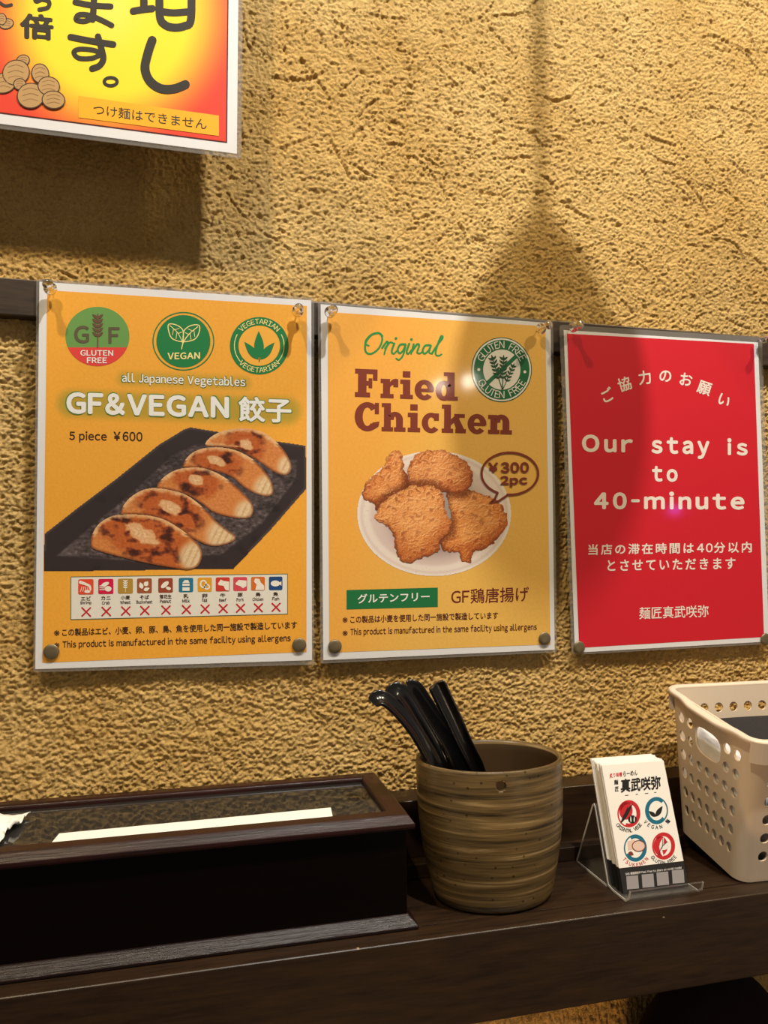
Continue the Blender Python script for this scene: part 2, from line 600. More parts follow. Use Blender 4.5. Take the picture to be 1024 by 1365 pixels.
class Sheet:
    """a plane that printed marks are laid on; marks are traced in the photograph's pixels and kept in the sheet's own metres"""

    def __init__(self, root, mw, to_plane):
        self.root = root
        self.inv = np.array(mw.inverted())
        self.to_plane = to_plane        # pixels -> world points
        self.n = -np.array(mw.to_3x3().col[1])  # towards the viewer

    def loc(self, P, layer, bias=None):
        P = np.asarray(P, float)
        W = self.to_plane(P[..., 0], P[..., 1]) + self.n * (LAYER * layer)
        if bias is not None:
            W = W + np.asarray(bias)[:, None] * self.n * LAYER
        return W @ self.inv[:3, :3].T + self.inv[:3, 3]

    def polys(self, name, polys, mat, layer, parent=None, label=None):
        V, Fc = [], []
        for i, pg in enumerate(polys):
            k = len(V)
            b = pg.bias if isinstance(pg, Poly) else 0.035 * (i % 22)
            V += [tuple(v) for v in self.loc(np.array(list(pg), float), layer + b)]
            Fc.append(tuple(range(k, k + len(pg))))
        return mesh_obj(name, V, Fc, mat, parent or self.root, label=label)

    def quads(self, name, quads, mat, layer, parent=None):
        return self.polys(name, quads, mat, layer, parent)

    def text(self, name, s, bl, br, h, mat, layer, bold=0.0, spacing=1.0, shear=0.0, parent=None):
        V, Fc, B = text_flat(s, bold, spacing)
        mn, mx = V.min(0), V.max(0)
        u = (V[:, 0] - mn[0]) / (mx[0] - mn[0])
        v = (V[:, 1] - mn[1]) / (mx[1] - mn[1])
        bl = np.array(bl, float)
        d = np.array(br, float) - bl
        up = np.array([shear * h, -h])
        P = bl + u[:, None] * d + v[:, None] * up
        return mesh_obj(name, self.loc(P, layer, B), Fc, mat, parent or self.root)

    def arc_text(self, name, s, c, r, a0, a1, h, w, mat, layer, bold=0.0, inward=False, parent=None, ry=None, emfit=False):
        """letters around a centre; angles in degrees, 90 is up; each letter is h high"""
        V, Fc = [], []
        n = len(s)
        ry = ry or r
        for i, ch in enumerate(s):
            if ch == ' ':
                continue
            t = math.radians(a0 + (a1 - a0) * (i / (n - 1) if n > 1 else 0.5))
            G, gf, gb = text_flat(ch, bold, 1.0)
            ref = 0.73 if not emfit else 0.88
            gx = (G[:, 0] - (G[:, 0].min() + G[:, 0].max()) / 2) / ref * h * w
            gy = (G[:, 1] - (0.365 if not emfit else 0.38)) / ref * h
            rot = t - math.pi / 2 if not inward else t + math.pi / 2
            cx, cy = c[0] + r * math.cos(t), c[1] - ry * math.sin(t)
            px = cx + gx * math.cos(rot) - gy * math.sin(rot)
            py = cy - (gx * math.sin(rot) + gy * math.cos(rot))
            k = len(V)
            V += [tuple(v) for v in self.loc(np.stack([px, py], -1), layer, gb)]
            Fc += [tuple(k + j for j in f) for f in gf]
        return mesh_obj(name, V, Fc, mat, parent or self.root)

    def picture(self, name, bbox, step, fn, layer, parent=None, label=None):
        x0, y0, x1, y1 = bbox
        nx, ny = int((x1 - x0) / step) + 1, int((y1 - y0) / step) + 1
        X, Y = np.meshgrid(np.linspace(x0, x1, nx), np.linspace(y0, y1, ny))
        rgb, mask = fn(X, Y)
        idx = np.arange(nx * ny).reshape(ny, nx)
        q = np.stack([idx[:-1, :-1], idx[1:, :-1], idx[1:, 1:], idx[:-1, 1:]], -1).reshape(-1, 4)
        ok = mask.ravel()[q].sum(1) >= 3
        q = q[ok]
        used = np.unique(q)
        remap = np.full(nx * ny, -1)
        remap[used] = np.arange(len(used))
        P = np.stack([X.ravel()[used], Y.ravel()[used]], -1)
        me = grid_mesh(name, self.loc(P, layer), remap[q])
        ca = me.color_attributes.new('Col', 'FLOAT_COLOR', 'POINT')
        c = np.ones((len(used), 4), np.float32)
        c[:, :3] = Sa(np.clip(rgb.reshape(-1, 3)[used], 0, 255))
        ca.data.foreach_set('color', c.ravel())
        me.materials.append(PHOTO)
        o = bpy.data.objects.new(name, me)
        COL.objects.link(o)
        o.parent = parent or self.root
        if label:
            o['label'] = label
        return o


TEXTS, GLYPHS = {}, {}


def glyph(ch):
    """outline mesh of one letter; Latin letters are taken from the wide forms of the gothic face"""
    if ch not in GLYPHS:
        c = bpy.data.curves.new('lettering', 'FONT')
        c.body = chr(ord(ch) + 0xFEE0) if 0x21 <= ord(ch) <= 0x7E else ch
        c.resolution_u = 4
        o = bpy.data.objects.new('lettering', c)
        me = bpy.data.meshes.new_from_object(o)
        V = np.array([v.co[:2] for v in me.vertices]).reshape(-1, 2)
        Fc = [tuple(p.vertices) for p in me.polygons]
        bpy.data.objects.remove(o)
        bpy.data.curves.remove(c)
        bpy.data.meshes.remove(me)
        GLYPHS[ch] = (V, Fc)
    return GLYPHS[ch]


def text_flat(s, bold, spacing):
    """flat lettering: vertices, faces, small lifts; boldness by laying shifted copies over each other"""
    k = (s, bold, spacing)
    if k in TEXTS:
        return TEXTS[k]
    x = 0.0
    V, Fc = [], []
    n = 0
    for ch in s:
        if ch == ' ':
            x += 0.34 * spacing
            continue
        G, f = glyph(ch)
        if ch == '-':
            G = G * [0.42, 1.0]
        if 0x21 <= ord(ch) <= 0x7E:
            w = G[:, 0].max() - G[:, 0].min()
            bear = 0.05 * spacing + bold * 0.6 + (spacing - 1) * 0.16
            V.append(G + [x + bear - G[:, 0].min(), 0])
            x += w + 2 * bear
        else:
            V.append(G + [x, 0])
            x += 1.0 * spacing
        Fc += [tuple(n + q for q in p) for p in f]
        n += len(G)
    V = np.concatenate(V)
    if abs(bold) < 1e-6:
        TEXTS[k] = (V, Fc, np.zeros(len(V)))
        return TEXTS[k]
    VV, FF, BB = [], [], []
    for q in range(8):
        a = 2 * math.pi * q / 8
        VV.append(V + [abs(bold) * math.cos(a), abs(bold) * math.sin(a)])
        FF += [tuple(q * n + i for i in p) for p in Fc]
        BB.append(np.full(n, 0.06 * q))
    TEXTS[k] = (np.concatenate(VV), FF, np.concatenate(BB))
    return TEXTS[k]


def smooth_path(pts, n=6, closed=False):
    P = np.array(pts, float)
    if len(P) < 3:
        return P
    out = []
    N = len(P)
    rngi = range(N) if closed else range(N - 1)
    for i in rngi:
        p0 = P[(i - 1) % N] if (closed or i > 0) else P[0]
        p1 = P[i]
        p2 = P[(i + 1) % N]
        p3 = P[(i + 2) % N] if (closed or i + 2 < N) else P[-1]
        for k in range(n):
            t = k / n
            out.append(0.5 * ((2 * p1) + (-p0 + p2) * t + (2 * p0 - 5 * p1 + 4 * p2 - p3) * t * t + (-p0 + 3 * p1 - 3 * p2 + p3) * t ** 3))
    if not closed:
        out.append(P[-1])
    return np.array(out)


def stroke(pts, w, closed=False, smooth=True, caps=True, w_end=None):
    """polygons (px) of a pen stroke"""
    P = smooth_path(pts, 6, closed) if smooth else np.array(pts, float)
    n = len(P)
    T = np.gradient(P, axis=0) if not closed else (np.roll(P, -1, 0) - np.roll(P, 1, 0))
    T = T / (np.linalg.norm(T, axis=1, keepdims=True) + 1e-9)
    N = np.stack([-T[:, 1], T[:, 0]], -1)
    ww = np.linspace(w, w if w_end is None else w_end, n)[:, None] / 2
    A, B = P + N * ww, P - N * ww
    out = []
    for i in range(n if closed else n - 1):
        j = (i + 1) % n
        out.append([A[i], B[i], B[j], A[j]])
    # a stroke that crosses itself climbs a little along its way
    BIAS[0] = (BIAS[0] + 1) % 9
    b0 = 0.03 + BIAS[0] * 0.05
    res_ = []
    for k, q in enumerate(out):
        p = Poly(q)
        p.bias = b0 + 0.03 * k / max(1, len(out))
        res_.append(p)
    if caps and not closed:
        for e_, (p, r) in enumerate(((P[0], ww[0, 0]), (P[-1], ww[-1, 0]))):
            c = Poly([(p[0] + r * math.cos(2 * math.pi * k / 12), p[1] + r * math.sin(2 * math.pi * k / 12)) for k in range(12)])
            c.bias = b0 + 0.037 + 0.006 * e_
            res_.append(c)
    return res_


def ellipse(cx, cy, rx, ry=None, n=48, rot=0.0, a0=0, a1=360):
    ry = ry or rx
    out = []
    full = abs(a1 - a0) >= 360
    for k in range(n if full else n + 1):
        t = math.radians(a0 + (a1 - a0) * k / n)
        x, y = rx * math.cos(t), -ry * math.sin(t)
        out.append((cx + x * math.cos(rot) + y * math.sin(rot), cy - x * math.sin(rot) + y * math.cos(rot)))
    return out


def ring(cx, cy, rx, ry, w, n=56, a0=0, a1=360):
    O = ellipse(cx, cy, rx, ry, n, 0, a0, a1)
    I = ellipse(cx, cy, rx - w, ry - w, n, 0, a0, a1)
    full = abs(a1 - a0) >= 360
    m_ = len(O)
    return lift([[O[i], O[(i + 1) % m_], I[(i + 1) % m_], I[i]] for i in range(m_ if full else m_ - 1)], 0.0)


def leaf(x0, y0, x1, y1, w, n=9):
    """a pointed leaf from base to tip"""
    d = np.array([x1 - x0, y1 - y0], float)
    nn = np.array([-d[1], d[0]]) / (np.linalg.norm(d) + 1e-9)
    L, R = [], []
    for k in range(n + 1):
        t = k / n
        b = w * math.sin(math.pi * t ** 0.8) * 0.5
        p = np.array([x0, y0]) + d * t
        L.append(tuple(p + nn * b))
        if 0 < k < n:
            R.append(tuple(p - nn * b))
    return L + R[::-1]


def wheat(x0, y0, x1, y1, w, pairs):
    d = np.array([x1 - x0, y1 - y0], float)
    Ln = np.linalg.norm(d)
    t = d / Ln
    nn = np.array([-t[1], t[0]])
    out = stroke([(x0, y0), (x1, y1)], w * 0.10, smooth=False)
    s0 = 0.32
    for k in range(pairs):
        b = np.array([x0, y0]) + d * (s0 + (0.86 - s0) * k / max(1, pairs - 1))
        for sgn in (-1, 1):
            tip = b + nn * sgn * w * 0.5 + t * w * 0.42
            out.append(leaf(b[0], b[1], tip[0], tip[1], w * 0.26, 6))
    tip = np.array([x1, y1])
    b = tip - t * w * 0.6
    out.append(leaf(b[0], b[1], tip[0], tip[1], w * 0.26, 6))
    return out


def in_poly(X, Y, pg):
    pg = np.array(pg, float)
    ins = np.zeros(X.shape, bool)
    n = len(pg)
    j = n - 1
    for i in range(n):
        xi, yi = pg[i]
        xj, yj = pg[j]
        c = ((yi > Y) != (yj > Y)) & (X < (xj - xi) * (Y - yi) / (yj - yi + 1e-12) + xi)
        ins ^= c
        j = i
    return ins


def edge_dist(X, Y, pg):
    pg = np.array(pg, float)
    D = np.full(X.shape, 1e9)
    n = len(pg)
    for i in range(n):
        a, b = pg[i], pg[(i + 1) % n]
        d = b - a
        t = np.clip(((X - a[0]) * d[0] + (Y - a[1]) * d[1]) / (d @ d + 1e-12), 0, 1)
        D = np.minimum(D, np.hypot(X - a[0] - t * d[0], Y - a[1] - t * d[1]))
    return D


def mixc(a, b, t):
    return a + (np.asarray(b, float) - a) * t[..., None]


def make_poster(name, label, x, z, ang, y0, lam, paper, ground=None, ground_ink=None, w=0.21, h=0.297, plane=None):
    """root at the middle of the sheet's lower edge; laminate, paper"""
    c, s = math.cos(ang), math.sin(ang)
    bx, bz = x + c * w / 2 + s * h, z + s * w / 2 - c * h
    root = empty(name, (bx, y0, bz), label, 'poster', rot=(0, -ang, 0))
    mw = Matrix.Translation((bx, y0, bz)) @ Matrix.Rotation(-ang, 4, 'Y')
    sh = Sheet(root, mw, plane or (lambda px, py: at_y(px, py, y0)))
    # laminate: the clear pouch reaches past the paper, behind it here
    L = sh.loc(np.array(lam, float), 0)
    V = [tuple(p) for p in L] + [(p[0], p[1] + 0.0006, p[2]) for p in L]
    n = len(L)
    Fc = [tuple(range(n)), tuple(reversed(range(n, 2 * n)))] + [(i, i + n, (i + 1) % n + n, (i + 1) % n) for i in range(n)]
    mesh_obj('laminate_border', V, Fc, M_FILM, root, label='clear plastic laminate border')
    P = sh.loc(np.array(paper, float), 1)
    V = [tuple(p) for p in P] + [(p[0], p[1] + LAYER * 0.8, p[2]) for p in P]
    mesh_obj('paper', V, [(0, 1, 2, 3), (7, 6, 5, 4), (0, 4, 5, 1), (1, 5, 6, 2), (2, 6, 7, 3), (3, 7, 4, 0)], M_PAPER, root, label='white paper margin')
    if ground is not None:
        sh.polys('printed_ground', [ground], ground_ink, 2)
    return sh


def round_quad(q, r, n=4):
    q = [np.array(p, float) for p in q]
    out = []
    for i in range(4):
        a, b, c = q[i - 1], q[i], q[(i + 1) % 4]
        u = (a - b) / np.linalg.norm(a - b)
        v = (c - b) / np.linalg.norm(c - b)
        p, e = b + u * r, b + v * r
        for k in range(n + 1):
            t = k / n
            out.append(tuple((1 - t) ** 2 * p + 2 * t * (1 - t) * b + t * t * e))
    return out


def zt(ox, oy, s):
    """traced coordinates -> photograph pixels"""
    def f(pts):
        return [(ox + a / s, oy + b / s) for a, b in pts]
    return f


# ================================================================== poster: dumplings
WHITE = ink(236, 236, 232)
GREEN = ink(24, 122, 66)
CREAM = ink(245, 226, 150)
DKTXT = ink(62, 38, 20)
OLIVE = ink(104, 128, 40)

z2 = zt(30, 360, 2.56)
z3 = zt(30, 620, 2.56)
p1 = make_poster('dumpling_poster', 'laminated orange poster with pan fried dumplings on a black tray, at the left', 0, 0, 0.004307, 0.0,
                 round_quad([(48.5, 371.5), (419, 397), (418.5, 886), (44.5, 896)], 3),
                 [(52.5, 375.5), (415, 400.5), (416, 880), (47, 892)])


def p1_ground(X, Y):
    rgb = np.zeros(X.shape + (3,))
    rgb[:] = (238, 168, 56)
    n = fbm(X / 3.0, Y / 3.0, 5, 2)
    rgb += (n * 8)[..., None]
    # printed green glow behind the two title lines
    for (xa, ya, xb, yb, r, s, amt) in ((165, 505, 325, 511, 5, 10, 0.45), (94, 538, 383, 548, 11, 14, 0.62)):
        d = np.array([xb - xa, yb - ya], float)
        t = np.clip(((X - xa) * d[0] + (Y - ya) * d[1]) / (d @ d), 0, 1)
        D = np.hypot(X - xa - t * d[0], Y - ya - t * d[1])
        rgb = mixc(rgb, (150, 144, 46), amt * sstep(r + s, r - 2, D))
    return rgb, np.ones(X.shape, bool)


def quad_picture(sh, name, quad, nx, ny, fn, layer):
    """a picture that fills a four-cornered area: grid bilinear in the quad"""
    q = np.array(quad, float)
    U, Vv = np.meshgrid(np.linspace(0, 1, nx), np.linspace(0, 1, ny))
    P = (q[0] * ((1 - U) * (1 - Vv))[..., None] + q[1] * (U * (1 - Vv))[..., None] + q[2] * (U * Vv)[..., None] + q[3] * ((1 - U) * Vv)[..., None])
    rgb, _ = fn(P[..., 0], P[..., 1])
    idx = np.arange(nx * ny).reshape(ny, nx)
    f = np.stack([idx[:-1, :-1], idx[1:, :-1], idx[1:, 1:], idx[:-1, 1:]], -1).reshape(-1, 4)
    me = grid_mesh(name, sh.loc(P.reshape(-1, 2), layer), f)
    ca = me.color_attributes.new('Col', 'FLOAT_COLOR', 'POINT')
    c = np.ones((nx * ny, 4), np.float32)
    c[:, :3] = Sa(np.clip(rgb.reshape(-1, 3), 0, 255))
    ca.data.foreach_set('color', c.ravel())
    me.materials.append(PHOTO)
    o = bpy.data.objects.new(name, me)
    COL.objects.link(o)
    o.parent = sh.root
    return o


quad_picture(p1, 'printed_ground', [(63, 387), (409, 408), (408.5, 869), (56.5, 883.5)], 240, 320, p1_ground, 2)

# logos
lg = p1.polys('gluten_free_logo', [ellipse(130, 448.7, 42.6, 39.5, a0=-21.5, a1=201.5, n=48)], ink(104, 152, 78), 3)
p1.polys('logo_lower_half', [ellipse(130, 448.7, 42.6, 39.5, a0=201.5, a1=338.5, n=32)], ink(222, 66, 60), 3, lg)
GFK = ink(92, 84, 62)
p1.text('letter', 'G', (98.8, 457.8), (119, 457.8), 23.5, GFK, 4, 0.03, parent=lg)
p1.text('letter', 'F', (144.5, 458.3), (159.7, 458.3), 22, GFK, 4, 0.03, parent=lg)
p1.polys('wheat_ear', wheat(130.4, 463, 130.4, 419, 15, 5), ink(104, 74, 58), 5, lg)
p1.text('lettering', 'GLUTEN', (107.3, 474.4), (151, 474.7), 7.6, WHITE, 4, 0.025, 1.05, parent=lg)
p1.text('lettering', 'FREE', (116, 484.2), (142.5, 484.4), 7.6, WHITE, 4, 0.025, 1.05, parent=lg)

lg = p1.polys('vegan_logo', [ellipse(244.5, 455, 36, 35)], GREEN, 3)
p1.polys('logo_ring', ring(244.5, 455, 41.3, 39.2, 1.6), GREEN, 3, lg)
lines = []
for sgn, pts in ((1, [(545, 245), (512, 235), (500, 212), (499, 186), (525, 188), (547, 205), (548, 232)]), (-1, [(549, 245), (585, 238), (601, 218), (603, 190), (575, 190), (552, 207), (549, 232)])):
    lines += stroke(z2(pts), 1.3, closed=True)
lines += stroke(z2([(503, 190), (530, 215), (547, 250)]), 0.9) + stroke(z2([(598, 194), (570, 218), (550, 245), (543, 270)]), 1.2)
for a, b in (((515, 203), (512, 222)), ((527, 213), (524, 235)), ((518, 205), (535, 200)), ((530, 217), (545, 212)), ((585, 206), (588, 228)), ((572, 216), (575, 238)), ((580, 208), (566, 202)), ((567, 220), (555, 214))):
    lines += stroke(z2([a, b]), 0.8, smooth=False)
p1.polys('leaf_drawing', lines, CREAM, 4, lg)
p1.text('lettering', 'VEGAN', (223.4, 479.5), (266.7, 478.8), 9.2, CREAM, 4, 0.03, parent=lg)

lg = p1.polys('vegetarian_logo', ring(345.6, 461, 39.2, 38.3, 11.5), GREEN, 3)
p1.polys('logo_disc', [ellipse(345.6, 461, 28, 27.2)], ink(240, 176, 66), 3, lg)
for a_ in (152, -42):
    p1.polys('logo_line', ring(345.6, 461, 33.6, 32.8, 1.0, 20, a_, a_ + 70), CREAM, 4, lg)
p1.arc_text('lettering', 'VEGETARIAN', (345.6, 461), 33.2, 136, 44, 6.6, 0.95, CREAM, 4, 0.01, parent=lg, ry=32.4)
p1.arc_text('lettering', 'VEGETARIAN', (345.6, 461), 33.2, 226, 314, 6.6, 0.95, CREAM, 4, 0.01, True, parent=lg, ry=32.4)
pl = [leaf(*z2([(808, 300)])[0], *z2([(806, 208)])[0], 13), leaf(*z2([(805, 306)])[0], *z2([(757, 245)])[0], 10.5), leaf(*z2([(811, 306)])[0], *z2([(860, 247)])[0], 10.5)]
pl += stroke(z2([(808, 262), (808, 312)]), 1.4, smooth=False)
p1.polys('leaf_drawing', pl, GREEN, 4, lg)

p1.text('subtitle_outline', 'all Japanese Vegetables', (161.5, 513.5), (328.5, 519.5), 17.5, ink(92, 116, 44), 3, 0.05)
p1.text('subtitle_text', 'all Japanese Vegetables', (162.8, 512.7), (327, 518.7), 15.6, WHITE, 4, 0.018)
p1.text('title_outline', 'GF&VEGAN', (87, 553), (307, 559.3), 32, ink(98, 128, 60), 3, 0.05)
p1.text('title_text', 'GF&VEGAN', (88.6, 551.5), (305.5, 557.8), 29, WHITE, 4, 0.042)
p1.text('title_outline', '餃子', (316.5, 563), (390, 565.5), 36, ink(98, 128, 60), 3, 0.045)
p1.text('title_text', '餃子', (318, 562), (388.5, 564), 33.5, WHITE, 4, 0.028)
p1.text('price_text', '5 piece', (92.5, 589.5), (142.5, 590.5), 15, DKTXT, 3, 0.022)
p1.text('price_text', '￥600', (151.4, 587.5), (190, 588.5), 12.5, DKTXT, 3, 0.022)

# tray picture
TRAY = [(59, 712), (105, 676), (153, 640), (213, 592), (246, 572), (254, 569.5), (264, 571), (330, 582), (408, 594), (408.7, 651), (360, 707), (311, 758.5), (180, 760.5), (58.3, 762)]
FLOOR = [(72, 742), (118, 702), (170, 660), (228, 606), (262, 590), (330, 601), (398, 612), (396, 640), (350, 700), (296, 741), (180, 750)]


def tray_fn(X, Y):
    rgb = np.zeros(X.shape + (3,))
    rgb[:] = (48, 38, 40)
    D = edge_dist(X, Y, TRAY)
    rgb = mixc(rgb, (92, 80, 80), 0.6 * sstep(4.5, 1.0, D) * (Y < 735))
    n = fbm(X / 7, Y / 4, 3, 4)
    fl = in_poly(X, Y, FLOOR) * sstep(0, 4, edge_dist(X, Y, FLOOR))
    c = np.zeros_like(rgb)
    c[:] = (78, 66, 68)
    c = mixc(c, (126, 112, 112), 0.8 * sstep(0.05, 0.5, n))
    c = mixc(c, (50, 40, 42), sstep(0.0, -0.45, n))
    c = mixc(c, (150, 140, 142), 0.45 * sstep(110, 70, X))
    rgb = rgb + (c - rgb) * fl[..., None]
    # broad random patches darken the printed tray
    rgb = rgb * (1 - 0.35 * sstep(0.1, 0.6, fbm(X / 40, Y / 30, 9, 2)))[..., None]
    return rgb, in_poly(X, Y, TRAY)


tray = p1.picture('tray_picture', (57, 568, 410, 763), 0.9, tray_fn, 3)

G1 = z3([(232, 265), (240, 232), (262, 200), (300, 176), (345, 168), (420, 170), (480, 184), (530, 212), (575, 245), (606, 278), (613, 312), (598, 345), (566, 357), (520, 352), (440, 338), (340, 315), (270, 296), (240, 284)])
G2 = z3([(335, 165), (352, 128), (390, 95), (440, 78), (500, 84), (560, 102), (620, 148), (660, 190), (700, 222), (728, 244), (712, 264), (660, 277), (618, 268), (575, 245), (530, 212), (480, 184), (420, 170), (360, 168)])
G3 = z3([(458, 76), (478, 45), (520, 18), (570, 8), (625, 12), (690, 42), (745, 88), (784, 132), (786, 165), (765, 182), (710, 178), (650, 160), (610, 130), (560, 100), (500, 84)])
G4 = z2([(548, 672), (562, 640), (600, 613), (660, 604), (725, 614), (785, 645), (825, 685), (850, 722), (856, 758), (838, 772), (800, 765), (757, 742), (712, 705), (640, 682), (580, 674)])
G5 = z2([(625, 600), (640, 572), (690, 547), (760, 540), (825, 556), (878, 598), (908, 640), (919, 676), (900, 700), (865, 692), (828, 668), (785, 640), (735, 614), (680, 604)])


def dumpling_fn(pg, patch, seed, fold):
    pg = [tuple(p) for p in smooth_path(pg, 4, True)]

    def fn(X, Y):
        D = edge_dist(X, Y, pg)
        ins = in_poly(X, Y, pg)
        n0 = fbm(X / 26, Y / 17, seed + 3, 3)
        n1 = fbm(X / 11, Y / 8, seed, 4)
        n2 = fbm(X / 3.6, Y / 2.8, seed + 9, 3)
        rgb = np.zeros(X.shape + (3,))
        rgb[:] = (206, 128, 66)
        (px, py, pa, pb, pr) = patch
        u = (X - px) * math.cos(pr) + (Y - py) * math.sin(pr)
        v = -(X - px) * math.sin(pr) + (Y - py) * math.cos(pr)
        e = np.hypot(u / pa, v / pb) + n1 * 0.5
        far = np.hypot(u / (pa * 3.0), v / (pb * 3.4))
        rgb = mixc(rgb, (184, 92, 38), sstep(1.15, 0.7, far + n0 * 0.5))
        burnt = sstep(0.02, 0.30, n0 + 0.35 * n1 + 0.10) * sstep(1.2, 0.75, far) * sstep(0.9, 1.3, e)
        rgb = mixc(rgb, (116, 48, 20), burnt * 0.9)
        rgb = mixc(rgb, (66, 26, 14), burnt * sstep(0.16, 0.42, n0 + 0.5 * n1))
        rgb = mixc(rgb, (222, 176, 128), sstep(1.15, 0.8, e) * 0.95)
        rgb = mixc(rgb, (236, 206, 168), 0.5 * sstep(0.7, 0.2, e) * (n2 > 0.05))
        # pale dough along the back and the pleated end
        fx, fy, fr = fold
        fd = np.hypot(X - fx, Y - fy) + n2 * 3
        rgb = mixc(rgb, (224, 194, 152), sstep(fr * 1.25, fr * 0.6, fd))
        rgb = mixc(rgb, (170, 126, 84), 0.35 * sstep(fr, fr * 0.5, fd) * sstep(0.25, 0.7, np.sin((X - fx) * 0.75 + (Y - fy) * 0.35)))
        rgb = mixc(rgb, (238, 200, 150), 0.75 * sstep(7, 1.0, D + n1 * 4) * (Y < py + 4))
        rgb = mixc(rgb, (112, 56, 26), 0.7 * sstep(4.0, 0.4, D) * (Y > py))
        rgb = rgb + (n2 * 22)[..., None]
        return rgb, ins
    return fn


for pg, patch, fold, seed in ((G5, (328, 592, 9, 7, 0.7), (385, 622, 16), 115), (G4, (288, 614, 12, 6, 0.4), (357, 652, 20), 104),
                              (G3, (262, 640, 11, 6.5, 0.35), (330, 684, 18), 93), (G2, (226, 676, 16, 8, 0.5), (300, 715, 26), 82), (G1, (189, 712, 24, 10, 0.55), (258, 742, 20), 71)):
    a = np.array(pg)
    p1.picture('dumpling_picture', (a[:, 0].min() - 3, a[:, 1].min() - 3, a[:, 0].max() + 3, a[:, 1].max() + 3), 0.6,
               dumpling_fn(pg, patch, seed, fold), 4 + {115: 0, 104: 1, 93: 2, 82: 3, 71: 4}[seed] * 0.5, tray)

# allergen table
tb = p1.polys('allergen_table', [[(94.2, 768.6), (383.8, 764.6), (383.8, 818.9), (94.2, 826.4)]], ink(92, 110, 80), 3)
p1.polys('table_ground', [[(95.2, 769.7), (382.8, 765.7), (382.8, 818), (95.2, 825.3)]], ink(228, 224, 214), 4, tb)
icons = [(114.6, 'エビ', 'Shrimp', (226, 76, 44)), (141.3, 'カニ', 'Crab', (206, 22, 70)), (167.3, '小麦', 'Wheat', (178, 138, 52)), (192.7, 'そば', 'Buckwheat', (158, 84, 48)),
         (220.8, '落花生', 'Peanut', (152, 66, 44)), (248, '乳', 'Milk', (36, 116, 148)), (273, '卵', 'Egg', (226, 158, 34)), (297, '牛', 'Beef', (204, 56, 44)),
         (320.2, '豚', 'Pork', (214, 72, 88)), (343.9, '鳥', 'Chicken', (214, 110, 34)), (367.5, '魚', 'Fish', (26, 70, 132))]
RED = ink(196, 30, 40)
PALE = ink(240, 232, 220)
